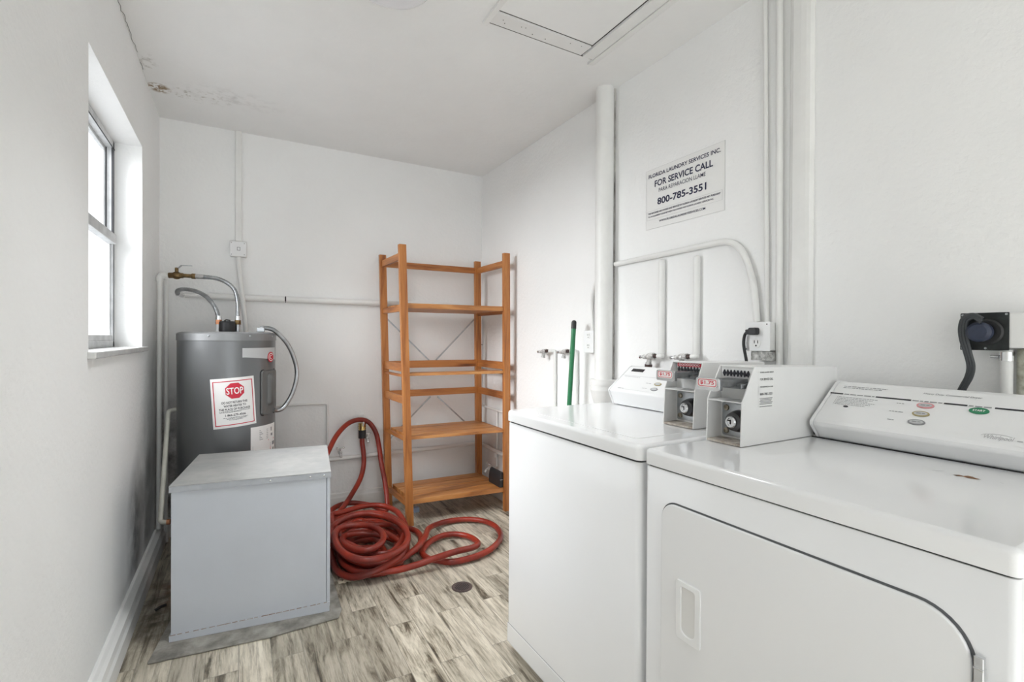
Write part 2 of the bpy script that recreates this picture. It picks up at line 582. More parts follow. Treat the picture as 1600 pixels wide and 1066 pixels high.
    def lathe(s, o, prof, axis=(0, 0, 1), n=40, smooth=True, a0=0.0, a1=2 * PI):
        """profile (radius, height) turned about axis through o"""
        o, d = Vector(o), Vector(axis).normalized()
        a = d.orthogonal().normalized() if abs(d.z) < 0.99 else Vector((1, 0, 0))
        b = d.cross(a)
        for q in range(len(prof) - 1):
            (ra, ha), (rb, hb) = prof[q], prof[q + 1]
            vs = []
            for (rr, hh) in ((ra, ha), (rb, hb)):
                vs += [o + d * hh + (a * math.cos(2 * PI * i / n) + b * math.sin(2 * PI * i / n)) * rr for i in range(n)]
            fs = [(i, (i + 1) % n, n + (i + 1) % n, n + i) for i in range(n)]
            s.add(vs, fs, smooth and abs(ra - rb) < abs(ha - hb) * 3)
        return s

    def sphere(s, o, r, n=16, squash=(1, 1, 1)):
        o = Vector(o)
        vs, fs = [], []
        m = n // 2
        for i in range(m + 1):
            t = PI * i / m
            for k in range(n):
                p = 2 * PI * k / n
                vs.append(o + Vector((math.sin(t) * math.cos(p) * squash[0], math.sin(t) * math.sin(p) * squash[1], math.cos(t) * squash[2])) * r)
        for i in range(m):
            for k in range(n):
                l = (k + 1) % n
                fs.append((i * n + k, (i + 1) * n + k, (i + 1) * n + l, i * n + l))
        return s.add(vs, fs, True)

    def build(s, name, mats, parent=None, bevel=0.0, seg=2, origin=None, grain=None, fixn=True):
        me = bpy.data.meshes.new(name)
        if parent is not None:
            org = wloc(parent)
        elif origin is not None:
            org = Vector(origin)
        else:
            org = Vector((0, 0, 0))
        me.from_pydata([v - org for v in s.v], [], s.f)
        if not isinstance(mats, (list, tuple)):
            mats = [mats]
        for m in mats:
            me.materials.append(m)
        for p, mi, sm in zip(me.polygons, s.m, s.s):
            p.material_index = mi
            p.use_smooth = sm
        if fixn:
            b = bmesh.new()
            b.from_mesh(me)
            bmesh.ops.recalc_face_normals(b, faces=b.faces)
            b.to_mesh(me)
            b.free()
        if grain:
            at = me.attributes.new('grain', 'FLOAT_VECTOR', 'POINT')
            g, off = grain
            for i, v in enumerate(s.v):
                at.data[i].vector = (v.x * g[0] + off, v.y * g[1] + off * 0.7, v.z * g[2] + off * 1.3)
        me.update()
        o = bpy.data.objects.new(name, me)
        COL.objects.link(o)
        if parent is not None:
            o.parent = parent
        else:
            o.location = org
        if bevel:
            md = o.modifiers.new('bevel', 'BEVEL')
            md.width = bevel
            md.segments = seg
            md.limit_method = 'ANGLE'
            md.angle_limit = math.radians(40)
            md.harden_normals = False
        return o


def wloc(o):
    l = Vector((0, 0, 0))
    while o is not None:
        l += Vector(o.location)
        o = o.parent
    return l


def thing(name, label, cat, loc, group=None):
    o = bpy.data.objects.new(name, None)
    COL.objects.link(o)
    o.location = loc
    o.empty_display_size = 0.1
    return tag(o, label, cat, group)


def tag(o, label, cat, group=None, kind=None):
    o['label'] = label
    o['category'] = cat
    if group:
        o['group'] = group
    if kind:
        o['kind'] = kind
    return o


def struct(o):
    o['kind'] = 'structure'
    return o


def rrect(x0, y0, x1, y1, r, n=6):
    """rounded rectangle outline, r one number or (bl, br, tr, tl)"""
    rs = r if isinstance(r, (tuple, list)) else (r,) * 4
    out = []
    for (cx, cy, a, rr) in ((x0 + rs[0], y0 + rs[0], PI, rs[0]), (x1 - rs[1], y0 + rs[1], 1.5 * PI, rs[1]),
                            (x1 - rs[2], y1 - rs[2], 0, rs[2]), (x0 + rs[3], y1 - rs[3], 0.5 * PI, rs[3])):
        for i in range(n + 1):
            t = a + 0.5 * PI * i / n
            out.append((cx + rr * math.cos(t), cy + rr * math.sin(t)))
    return out


def ellipse(cx, cy, rx, ry, n=28):
    return [(cx + rx * math.cos(2 * PI * i / n), cy + ry * math.sin(2 * PI * i / n)) for i in range(n)]


def text_mesh(string, bold=0.0, shear=0.0):
    c = bpy.data.curves.new('t', 'FONT')
    c.body = string
    c.size = 1.0
    c.offset = bold
    c.shear = shear
    c.resolution_u = 3
    o = bpy.data.objects.new('t', c)
    COL.objects.link(o)
    dg = bpy.context.evaluated_depsgraph_get()
    dg.update()
    me = bpy.data.meshes.new_from_object(o.evaluated_get(dg))
    vs = [v.co.copy() for v in me.vertices]
    fs = [list(p.vertices) for p in me.polygons]
    bpy.data.objects.remove(o)
    bpy.data.curves.remove(c)
    bpy.data.meshes.remove(me)
    return vs, fs


def letter(mb, string, x0, x1, y0, y1, place, bold=0.012, shear=0.0, mi=None):
    """put a line of text in the rectangle x0..x1, y0..y1 of a surface; place(x, y) gives the point in the room"""
    vs, fs = text_mesh(string, bold, shear)
    ax, bx = min(v.x for v in vs), max(v.x for v in vs)
    ay, by = min(v.y for v in vs), max(v.y for v in vs)
    if mi is not None:
        mb.cur = mi
    P = [place(x0 + (v.x - ax) / (bx - ax) * (x1 - x0), y0 + (v.y - ay) / (by - ay) * (y1 - y0)) for v in vs]
    mb.add(P, fs)


def plane_place(o, u, v, lift=0.0006):
    o, u, v = Vector(o), Vector(u), Vector(v)
    n = u.cross(v).normalized() * lift
    return lambda x, y: o + u * x + v * y + n


def poly_on(mb, poly, place, mi=None):
    if mi is not None:
        mb.cur = mi
    mb.add([place(x, y) for x, y in poly], [list(range(len(poly)))])


def rect_on(mb, x0, y0, x1, y1, place, mi=None):
    poly_on(mb, [(x0, y0), (x1, y0), (x1, y1), (x0, y1)], place, mi)


def frame_on(mb, x0, y0, x1, y1, t, place, mi=None):
    rect_on(mb, x0, y0, x1, y0 + t, place, mi)
    rect_on(mb, x0, y1 - t, x1, y1, place, mi)
    rect_on(mb, x0, y0 + t, x0 + t, y1 - t, place, mi)
    rect_on(mb, x1 - t, y0 + t, x1, y1 - t, place, mi)


def dashes(mb, x0, x1, y0, y1, place, seed=1):
    """print too small to read: a row of word-long strokes"""
    rr = random.Random(seed)
    h = (y1 - y0)
    x = x0
    while x < x1:
        w_ = h * rr.uniform(1.2, 3.6)
        rect_on(mb, x, y0 + h * 0.15, min(x + w_, x1), y1 - h * 0.15, place)
        x += w_ + h * 0.5


# ------------------------------------------------------------------ the room
WY0, WY1, WZ0, WZ1 = 1.98, 2.945, 1.150, 2.120          # window opening
b = MB()
b.box((XL - 0.2, YF - 0.2, -0.2), (XR + 0.2, YB + 0.2, 0))
struct(b.build('floor', M['floor'], fixn=False))
b = MB()
b.box((XL - 0.2, YF - 0.2, HC), (XR + 0.2, YB + 0.2, HC + 0.2))
struct(b.build('ceiling', M['ceil']))
b = MB()
for a, c in (((XL - 0.157, YF, 0), (XL, WY0, HC)), ((XL - 0.157, WY1, 0), (XL, YB, HC)),
             ((XL - 0.157, WY0, 0), (XL, WY1, WZ0 - 0.02)), ((XL - 0.157, WY0, WZ1), (XL, WY1, HC))):
    b.box(a, c)
struct(b.build('wall_left', M['wall_left']))
b = MB()
b.box((XL - 0.157, YB, 0), (XR + 0.17, YB + 0.17, HC))
struct(b.build('wall_back', M['wall_back']))
b = MB()
b.box((XR, YF, 0), (XR + 0.17, YB, HC))
struct(b.build('wall_right', M['wall']))
b = MB()
DX0, DX1, DZ = -0.40, 1.50, 2.1  # unseen doorway opening, added and sized to let fill light in
b.box((XL - 0.157, YF - 0.15, 0), (DX0, YF, HC))
b.box((DX1, YF - 0.15, 0), (XR + 0.17, YF, HC))
b.box((DX0, YF - 0.15, DZ), (DX1, YF, HC))
struct(b.build('wall_front', M['wall']))

# baseboards: a board with a sloped cap
b = MB()
b.prism([(0, 0), (0.042, 0), (0.040, 0.062), (0.034, 0.074), (0.030, 0.096), (0.020, 0.106), (0.012, 0.119), (0, 0.119)],
        (XL, YF, 0), (1, 0, 0), (0, 0, 1), (0, YB - YF, 0))
struct(b.build('baseboard_left', M['trim'], bevel=0.002))
b = MB()
b.prism([(0, 0), (0.014, 0), (0.014, 0.085), (0.010, 0.096), (0.008, 0.112), (0.004, 0.119), (0, 0.119)],
        (XL, YB, 0), (0, -1, 0), (0, 0, 1), (XR - XL, 0, 0))
struct(b.build('baseboard_back', M['trim'], bevel=0.0015))
b = MB()
b.prism([(0, 0), (0.014, 0), (0.014, 0.085), (0.010, 0.096), (0.008, 0.112), (0.004, 0.119), (0, 0.119)],
        (XR, 1.75, 0), (-1, 0, 0), (0, 0, 1), (0, YB - 1.75, 0))
struct(b.build('baseboard_right', M['trim'], bevel=0.0015))

# window: aluminium single-hung, sash frames, panes, marble sill
w = thing('window_1', 'x', 'window', (XL - 0.12, (WY0 + WY1) / 2, WZ0))
for k in ('label', 'category'):
    del w[k]
struct(w)
XF = XL - 0.106
b = MB()
for a, c in (((XF - 0.05, WY0, WZ0), (XF, WY0 + 0.03, WZ1)), ((XF - 0.05, WY1 - 0.03, WZ0), (XF, WY1, WZ1)),
             ((XF - 0.05, WY0, WZ1 - 0.035), (XF, WY1, WZ1)), ((XF - 0.05, WY0, WZ0), (XF, WY1, WZ0 + 0.03))):
    b.box(a, c)
b.build('window_frame', M['alu'], w, bevel=0.003)
b = MB()                                                # dark tracks
b.box((XF - 0.001, WY1 - 0.020, WZ0 + 0.03), (XF + 0.0015, WY1 - 0.015, WZ1 - 0.035))
b.box((XF - 0.006, WY1 - 0.0315, 1.68), (XF - 0.002, WY1 - 0.0300, WZ1 - 0.035))
b.box((XF - 0.029, WY1 - 0.0315, 1.68), (XF - 0.023, WY1 - 0.0300, WZ1 - 0.035))
b.box((XF - 0.001, WY1 - 0.0335, 1.66), (XF + 0.001, WY1 - 0.029, WZ1 - 0.035))
b.box((XF - 0.001, WY0, WZ1 - 0.0385), (XF + 0.0015, WY1, WZ1 - 0.034))
b.build('window_gasket', M['alu_dark'], w)
MIDZ = 1.655
b = MB()
b.box((XF - 0.022, WY0 + 0.03, MIDZ - 0.022), (XF + 0.012, WY1 - 0.03, MIDZ + 0.022))
b.box((XF - 0.022, WY1 - 0.037, WZ0 + 0.03), (XF - 0.010, WY1 - 0.031, MIDZ))
b.box((XF - 0.022, WY0 + 0.03, WZ0 + 0.03), (XF - 0.004, WY0 + 0.045, MIDZ))
b.box((XF - 0.022, WY0 + 0.03, WZ0 + 0.03), (XF - 0.004, WY1 - 0.03, WZ0 + 0.055))
s_ = b.build('lower_sash', M['alu'], w, bevel=0.002)
b = MB()
b.box((XF - 0.015, WY0 + 0.04, WZ0 + 0.05), (XF - 0.012, WY1 - 0.04, MIDZ - 0.015))
b.build('pane', M['glass'], s_)
b = MB()
b.box((XF - 0.045, WY1 - 0.042, MIDZ), (XF - 0.0305, WY1 - 0.035, WZ1 - 0.035))
b.box((XF - 0.045, WY0 + 0.03, MIDZ), (XF - 0.028, WY0 + 0.042, WZ1 - 0.035))
b.box((XF - 0.045, WY0 + 0.03, WZ1 - 0.05), (XF - 0.028, WY1 - 0.03, WZ1 - 0.035))
s_ = b.build('upper_sash', M['alu'], w, bevel=0.002)
b = MB()
b.box((XF - 0.038, WY0 + 0.038, MIDZ), (XF - 0.035, WY1 - 0.038, WZ1 - 0.045))
b.build('pane', M['glass'], s_)
b = MB()
b.box((XF - 0.06, WY0 - 0.015, WZ0 - 0.022), (XL + 0.022, WY1 + 0.03, WZ0))
b.build('window_sill', M['sill'], w, bevel=0.004)

# boxed pipe chase and mouldings running up the right wall
b = MB()
b.prism([(0.938, 0), (0.938, 0.010), (0.946, 0.020), (0.958, 0.024), (0.975, 0.026), (1.000, 0.026), (1.012, 0.020), (1.022, 0.008), (1.022, 0)],
        (XR, 0, 0.0), (0, 1, 0), (-1, 0, 0), (0, 0, HC))
struct(b.build('trim_1', M['pipe'], bevel=0.003))

# crack along the ceiling joint
b = MB()
pts, y = [], 2.30
while y < 2.79:
    pts.append((XL + 0.004 + random.uniform(-0.002, 0.006), y, HC - 0.002 - random.uniform(0, 0.010)))
    y += random.uniform(0.012, 0.03)
b.tube(pts, 0.0009, 5, sub=1)
b.tube([(XL + 0.003, 2.87, HC - 0.002), (XL + 0.006, 2.90, HC - 0.004), (XL + 0.003, 2.94, HC - 0.002)], 0.0010, 5, sub=2)
struct(b.build('trim_2', M['crack']))

# ------------------------------------------------------------------ ceiling: attic hatch, lamp
t = thing('attic_hatch', 'white painted attic hatch with trim boards in the ceiling', 'hatch', (1.15, 1.5, HC))
b = MB()
b.box((0.889, 1.05, HC - 0.0025), (1.355, 1.7055, HC - 0.0003))
b.build('hatch_panel', M['ceil'], t, bevel=0.001)
b = MB()
b.box((0.866, 1.04, HC - 0.0014), (1.432, 1.7965, HC - 0.0002))
b.build('joint', M['grime'], t)
b = MB()
b.prism([(0, 0), (0.076, 0), (0.076, -0.009), (0, -0.006)], (0.886, 1.787, HC), (0, -1, 0), (0, 0, 1), (0.468, 0, 0))
b.build('trim_board', M['trim'], t, bevel=0.0012)
b = MB()
b.prism([(0, 0), (0.060, 0), (0.060, -0.008), (0, -0.013)], (1.3610, 1.05, HC), (1, 0, 0), (0, 0, 1), (0, 0.735, 0))
b.build('trim_board', M['trim'], t, bevel=0.0012)
b = MB()
b.prism([(0, 0), (0.020, 0), (0.020, -0.016), (0, -0.012)], (0.864, 1.05, HC), (1, 0, 0), (0, 0, 1), (0, 0.75, 0))
b.build('trim_board', M['trim'], t, bevel=0.0012)
b = MB()
b.prism([(0, 0), (0.040, 0), (0.030, -0.007), (0, -0.011)], (1.4225, 1.05, HC), (1, 0, 0), (0, 0, 1), (0, 0.775, 0))
b.build('quarter_round', M['trim'], t)
b = MB()
for k in range(16):
    if k % 2:
        x, y = random.uniform(0.92, 1.33), random.uniform(1.72, 1.77)
    else:
        x, y = random.uniform(1.365, 1.41), random.uniform(1.2, 1.74)
    b = MB()
    b.lathe((x, y, HC - 0.0120), [(0.0020, 0.006), (0.0020, 0.0034), (0, 0.0033)], n=8)
    b.build('nail_head', M['grime'], t)

t = thing('ceiling_light', 'round opal glass ceiling light, unlit, at the top edge', 'ceiling light', (0.47, 1.72, HC))
b = MB()
b.lathe((0.47, 1.72, HC), [(0.0, -0.0005), (0.155, -0.0005), (0.155, -0.018), (0.0, -0.018)], n=48)
b.build('base_plate', M['trim'], t)
b = MB()
b.lathe((0.47, 1.72, HC - 0.018), [(0.15 * math.cos(k * PI / 20), -0.055 * math.sin(k * PI / 20)) for k in range(11)], n=48)
b.build('lamp_shade', M['lamp_glass'], t)


# ------------------------------------------------------------------ right wall: pipes, boxes, sign
def single(mb, name, mats, label, cat, origin, group=None, **kw):
    return tag(mb.build(name, mats, origin=origin, **kw), label, cat, group)


t = thing('drain_pipe', 'thick white drain stack from ceiling to floor on the right wall', 'pipe', (1.655, 2.0, 0))
DPX, DPY, DPR = 1.652, 1.972, 0.0465
b = MB()
b.cyl((DPX, DPY, 0), (DPX, DPY, HC), DPR, n=36)
b.build('shaft', M['pipe'], t)
b = MB()
b.lathe((DPX, DPY, 0.905), [(DPR, -0.045), (DPR + 0.012, -0.01), (DPR + 0.022, 0.03), (DPR + 0.022, 0.052), (DPR + 0.019, 0.052),
                            (DPR + 0.019, 0.057), (DPR + 0.024, 0.057), (DPR + 0.024, 0.085), (DPR, 0.085)], n=36)
b.build('hub', M['pipe'], t)
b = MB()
b.box((XR - 0.010, 1.941, 1.0), (XR - 0.0005, 1.949, HC - 0.001))  # added strip: shadow and grime of the pipe-to-wall gap put into its colour
b.build('shaded_gap_strip', mat('grimy_gap_shade', (0.62, 0.61, 0.58), 0.8, alt=(0.16, 0.15, 0.14), vscale=16, stretch=(1, 1, 0.35)), t)

# conduit from behind the drain stack, over and down into the outlet box
b = MB()
b.pipe([(XR - 0.016, 1.921, 1.583), (XR - 0.016, 1.22, 1.592), (XR - 0.016, 1.152, 1.44), (XR - 0.016, 1.135, 1.266)], 0.0125, 0.11)
single(b, 'conduit', M['pipe'], 'thin white conduit bending from drain stack down to plugged outlet box', 'conduit', (XR, 1.15, 1.28))

# two painted risers ending under the conduit, each with a laundry faucet
for y, ztop, lab in ((1.607, 1.568, 'capped white riser pipe left of its twin, under the conduit'),
                     (1.412, 1.556, 'capped white riser pipe nearer the outlet box, under the conduit')):
    b = MB()
    b.cyl((XR - 0.014, y, 1.135), (XR - 0.014, y, ztop - 0.012), 0.015)
    b.sphere((XR - 0.014, y, ztop - 0.013), 0.015, squash=(1, 1, 0.8))
    single(b, 'riser_pipe', M['pipe'], lab, 'pipe', (XR, y, 1.135), 'capped riser pipes')


def faucet(y, z, pipe_z, label, hose=False, down=True, ry=0.0):
    """laundry faucet: elbow out of the wall, body reaching back along the wall, small handle, threaded spout"""
    t = thing('laundry_faucet', label, 'faucet', (XR - 0.05, y, z), 'laundry faucets on the right wall')
    x = XR - 0.045
    b = MB()
    b.pipe([(XR - 0.012, y - 0.005, pipe_z), (XR - 0.012, y - 0.005, z + 0.006), (x, y + 0.02, z + 0.006)] if down else
           [(XR - 0.014, ry, z + 0.03), (XR - 0.014, ry - 0.004, z + 0.006), (x, y - 0.004, z + 0.005), (x, y + 0.022, z + 0.005)], 0.0105, 0.014)
    b.build('elbow', M['pipe'], t)
    b = MB()
    b.cyl((x, y + 0.015, z + 0.006), (x, y + 0.045, z + 0.004), 0.0095)
    b.build('nipple', M['iron'], t)
    b = MB()
    b.cyl((x, y + 0.042, z + 0.004), (x, y + 0.062, z + 0.003), 0.015, n=8, smooth=False)
    b.sphere((x, y + 0.072, z), 0.017, squash=(0.9, 1.1, 1))
    b.cyl((x, y + 0.082, z), (x - 0.004, y + 0.108, z - 0.002), 0.013, 0.010, n=8, smooth=False)
    b.cyl((x, y + 0.070, z), (x, y + 0.076, z - 0.028), 0.011)
    b.cyl((x, y + 0.0765, z - 0.0285), (x, y + 0.078, z - 0.036), 0.014, n=8, smooth=False)
    b.build('body', M['valve_metal'], t)
    b = MB()
    b.cyl((x - 0.003, y + 0.106, z - 0.002), (x - 0.006, y + 0.122, z - 0.003), 0.005)
    b.cyl((x - 0.006, y + 0.1205, z - 0.003), (x - 0.007, y + 0.127, z - 0.003), 0.0085, n=8, smooth=False)
    b.build('handle', M['chrome'], t)
    if hose:
        b = MB()
        b.cyl((x, y + 0.078, z - 0.036), (x, y + 0.079, z - 0.052), 0.017)
        b.build('hose_nut', M['iron'], t)
        b = MB()
        b.tube([(x, y + 0.079, z - 0.05), (x, y + 0.079, z - 0.12), (x - 0.005, y + 0.06, z - 0.26), (x - 0.012, y + 0.02, z - 0.40)], 0.0125)
        b.build('fill_hose', mat('dark_red_hose', (0.11, 0.014, 0.016), 0.5), t)
    return t


faucet(1.578, 1.118, 1.155, 'metal laundry faucet with dark red hose above the washer console', hose=True, down=False, ry=1.607)
faucet(1.390, 1.122, 1.155, 'metal laundry faucet behind the washer coin box', down=False, ry=1.412)
faucet(2.475, 1.118, 0.80, 'metal laundry faucet left of the green broom handle')
faucet(2.255, 1.122, 0.80, 'metal laundry faucet crossing behind the green broom handle')
for y, lab in ((2.47, 'thin white pipe dropping from the faucet left of the broom'), (2.25, 'thin white pipe dropping from the faucet behind the broom')):
    b = MB()
    b.cyl((XR - 0.012, y, 0.36), (XR - 0.012, y, 0.80), 0.011)
    b.cyl((XR - 0.012, y, 0.94), (XR - 0.012, y, 0.98), 0.0125)
    b.cyl((XR - 0.012, y, 0.80), (XR - 0.012, y, 0.94), 0.0105)
    single(b, 'faucet_pipe', M['pipe'], lab, 'pipe', (XR, y, 0.36), 'pipes below the faucets')

# small duplex outlet beside the drain stack
t = thing('wall_outlet', 'small white duplex outlet box left of the drain stack', 'outlet', (XR, 2.17, 1.188))
b = MB()
b.box((XR - 0.045, 2.058, 1.128), (XR - 0.0005, 2.136, 1.240))
b.build('box', M['pipe'], t, bevel=0.004)
b = MB()
b.box((XR - 0.049, 2.054, 1.124), (XR - 0.0455, 2.140, 1.243))
pl = b.build('cover_plate', M['plastic_w'], t, bevel=0.002)
for z in (1.160, 1.216):
    b = MB()
    b.prism(ellipse(0, 0, 0.016, 0.017, 20), (XR - 0.0492, 2.097, z), (0, -1, 0), (0, 0, 1), (-0.0015, 0, 0))
    b.build('receptacle', M['trim'], pl)
for z in (1.160, 1.216):
    b = MB()
    for dy in (-0.006, 0.006):
        b.box((XR - 0.0515, 2.097 + dy - 0.0012, z), (XR - 0.0506, 2.097 + dy + 0.0012, z + 0.009))
    b.prism(ellipse(0, 0, 0.0028, 0.0028, 10), (XR - 0.0507, 2.097, z - 0.008), (0, -1, 0), (0, 0, 1), (-0.0006, 0, 0))
    b.build('slots', M['gap'], pl)
b = MB()
b.tube([(XR - 0.012, 2.105, 1.241), (XR - 0.012, 2.115, 1.36), (XR - 0.012, 2.112, 1.43), (XR - 0.012, 2.085, 1.50), (XR - 0.012, 2.03, 1.545)], 0.009)
single(b, 'outlet_conduit', M['pipe'], 'curved thin white conduit rising from the small duplex outlet', 'conduit', (XR, 2.105, 1.241))

# larger metal outlet box with one plug in it
t = thing('outlet_box', 'white metal outlet box with one black plug, behind the coin boxes', 'outlet', (XR, 1.14, 1.21))
b = MB()
b.box((XR - 0.058, 1.062, 1.160), (XR - 0.0005, 1.146, 1.262))
b.build('box', M['pipe'], t, bevel=0.003)
b = MB()
b.box((XR - 0.062, 1.054, 1.158), (XR - 0.0585, 1.152, 1.264))
pl = b.build('cover_plate', M['plastic_w'], t, bevel=0.003)
for z in (1.187, 1.230):
    b = MB()
    b.prism(ellipse(0, 0, 0.017, 0.018, 24), (XR - 0.0622, 1.106, z), (0, -1, 0), (0, 0, 1), (-0.002, 0, 0))
    b.build('receptacle', M['trim'], pl)
b = MB()
for dy in (-0.0065, 0.0065):
    b.box((XR - 0.0650, 1.106 + dy - 0.0013, 1.186), (XR - 0.0643, 1.106 + dy + 0.0013, 1.197))
b.prism(ellipse(0, 0, 0.003, 0.003, 10), (XR - 0.0643, 1.106, 1.178), (0, -1, 0), (0, 0, 1), (-0.0007, 0, 0))
b.build('slots', M['gap'], pl)
for (y, z) in ((1.066, 1.255), (1.145, 1.165)):
    b = MB()
    b.prism(ellipse(0, 0, 0.0025, 0.0025, 8), (XR - 0.0622, y, z), (0, -1, 0), (0, 0, 1), (-0.0007, 0, 0))
    b.build('screw', M['gap'], pl)
b = MB()
b.box((XR - 0.05, 1.062, 1.125), (XR - 0.0005, 1.135, 1.157))
b.build('cracked_plaster', mat('cracked_plaster', (0.74, 0.74, 0.72), 0.7, alt=(0.26, 0.26, 0.25), vscale=70), t)
t = thing('washer_power_cord', 'black plug and cord hanging from the white metal outlet box', 'power cord', (XR - 0.08, 1.11, 1.23))
b = MB()
b.prism(rrect(-0.016, -0.013, 0.016, 0.013, 0.006), (XR - 0.0645, 1.108, 1.230), (0, -1, 0), (0, 0, 1), (-0.022, 0, 0))
b.bar((XR - 0.076, 1.112, 1.230), (XR - 0.076, 1.136, 1.227), 0.018, 0.018)
b.build('plug', M['black'], t, bevel=0.003)
b = MB()
b.tube([(XR - 0.076, 1.130, 1.229), (XR - 0.076, 1.143, 1.216), (XR - 0.076, 1.147, 1.18), (XR - 0.072, 1.138, 1.12), (XR - 0.06, 1.13, 1.02), (XR - 0.05, 1.13, 0.85)], 0.0055)
b.build('cord', M['black'], t)

# two thin risers beside the chase
b = MB()
b.cyl((XR - 0.009, 1.100, 1.264), (XR - 0.009, 1.118, HC - 0.0005), 0.0085)
single(b, 'thin_conduit', M['pipe'], 'thin white conduit from the plugged outlet box up to the ceiling', 'conduit', (XR, 1.115, 1.268))
b = MB()
b.cyl((XR - 0.0125, 1.049, 0.95), (XR - 0.0125, 1.060, HC - 0.0005), 0.0120)
single(b, 'riser_conduit', M['pipe'], 'white riser pipe tight against the boxed chase on the right wall', 'pipe', (XR, 1.07, 0.95))

# service sign
t = thing('service_sign', 'white laundry service call sign with dark lettering on the right wall', 'sign', (XR, 1.503, 1.719))
SY, SZ, SW, SH = 1.719, 1.719, 0.432, 0.280
b = MB()
b.box((XR - 0.003, SY - SW, SZ), (XR - 0.0003, SY, SZ + SH))
b.build('board', M['paper_cool'], t, bevel=0.0006)
pf = plane_place((XR - 0.003, SY, SZ), (0, -SW, 0), (0, 0, SH), 0.0010)
b = MB()
P = lambda x, y: pf(x, 1 - y)
for s_, x0, x1, y0, y1, bo in (('FLORIDA LAUNDRY SERVICES INC.', .035, .955, .142, .078, .020), ('FOR SERVICE CALL', .125, .868, .312, .205, .022),
                               ('PARA REPARACION LLAME', .185, .785, .415, .352, .004), ('800-785-3551', .165, .795, .625, .510, .028)):
    letter(b, s_, x0, x1, y0, y1, P, bo)
b.build('lettering', M['navy'], t, fixn=False)
b = MB()
for s_, x0, x1, y0, y1 in (('THIS MACHINES ARE OWNED AND SERVICED BY FLORIDA LAUNDRY SERVICES INC. PURSUANT', .03, .955, .752, .722),
                           ('TO AN EQUIPMENT LEASE BETWEEN THE OWNER AND FLORIDA LAUNDRY SERVICES INC.', .03, .88, .808, .778),
                           ('WWW.FLORIDALAUNDRYSERVICES.COM', .19, .785, .915, .880)):
    letter(b, s_, x0, x1, y0, y1, P, .02)
b.build('small_print', M['navy'], t, fixn=False)
b = MB()
frame_on(b, .012, .155, .975, .305, .004, pf)
frame_on(b, .0, .0, 1.0, 1.0, .004, pf)
b.build('border', mat('pale_border', (0.60, 0.60, 0.60), 0.5), t, fixn=False)

# sooty 240-volt outlet for the dryer, its box, conduit, cord
t = thing('dryer_outlet', 'blackened square outlet plate above the dryer console', 'outlet', (XR, 0.505, 1.225))
b = MB()
b.box((XR - 0.052, 0.395, 1.182), (XR - 0.0005, 0.534, 1.269))
b.build('box', M['pipe'], t, bevel=0.004)
b = MB()
b.box((XR - 0.056, 0.443, 1.176), (XR - 0.0525, 0.536, 1.271))
pl = b.build('face_plate', M['black_box'], t, bevel=0.002)
b = MB()
b.lathe((XR - 0.056, 0.484, 1.222), [(0.031, 0), (0.033, 0.004), (0.029, 0.007), (0.027, 0.007), (0.0, 0.005)], (-1, 0, 0), n=32)
b.build('socket_ring', M['black'], pl)
for y, z in ((0.448, 1.266), (0.531, 1.266), (0.531, 1.181), (0.486, 1.181)):
    b = MB()
    b.lathe((XR - 0.056, y, z), [(0.003, 0), (0.0025, 0.0015), (0, 0.0018)], (-1, 0, 0), n=10)
    b.build('screw', M['steel'], pl)
t = thing('dryer_power_cord', 'thick grey black cord looping out of the blackened outlet', 'power cord', (XR - 0.08, 0.52, 1.2))
b = MB()
b.lathe((XR - 0.063, 0.492, 1.222), [(0.0, 0.0), (0.024, 0.0), (0.025, 0.018), (0.018, 0.026), (0.0, 0.027)], (-1, 0, 0), n=24)
b.build('plug', M['blueplug'], t)
for k in (-1, 0, 1):
    b = MB()
    d = k * 0.0064
    b.tube([(XR - 0.086, 0.484 - d * 0.2, 1.250 + d * 0.8), (XR - 0.086, 0.500 + d * 0.2, 1.262 + d * 0.7), (XR - 0.080, 0.517 + d * 0.7, 1.256 + d * 0.6), (XR - 0.074, 0.524 + d, 1.236),
            (XR - 0.068, 0.524 + d, 1.205), (XR - 0.064, 0.518 + d * .8, 1.170), (XR - 0.058, 0.513 + d * .8, 1.135), (XR - 0.052, 0.519 + d * .8, 1.105), (XR - 0.05, 0.535 + d * .8, 1.065), (XR - 0.05, 0.57 + d, 0.95)], 0.0040)
    b.build('cord_strand', M['cord'], t)
t = thing('outlet_pipe', 'white pipe with clamp running down from the blackened outlet', 'pipe', (XR, 0.465, 0.9))
b = MB()
b.cyl((XR - 0.022, 0.456, 0.80), (XR - 0.022, 0.456, 1.178), 0.0120)
b.build('shaft', M['pipe'], t)
b = MB()
b.cyl((XR - 0.022, 0.456, 1.150), (XR - 0.022, 0.456, 1.172), 0.0145)
b.cyl((XR - 0.030, 0.468, 1.160), (XR - 0.030, 0.484, 1.160), 0.004)
b.build('clamp', M['chrome'], t)
b = MB()
b.cyl((XR - 0.009, 0.432, 0.80), (XR - 0.009, 0.434, 1.18), 0.0075)
b.cyl((XR - 0.014, 0.428, 1.163), (XR - 0.014, 0.428, 1.180), 0.012)
single(b, 'stained_conduit', mat('stained_conduit', (0.50, 0.49, 0.43), 0.6, alt=(0.20, 0.20, 0.15), vscale=30),
       'stained thin conduit beside the outlet pipe at the right edge', 'conduit', (XR, 0.447, 0.8))

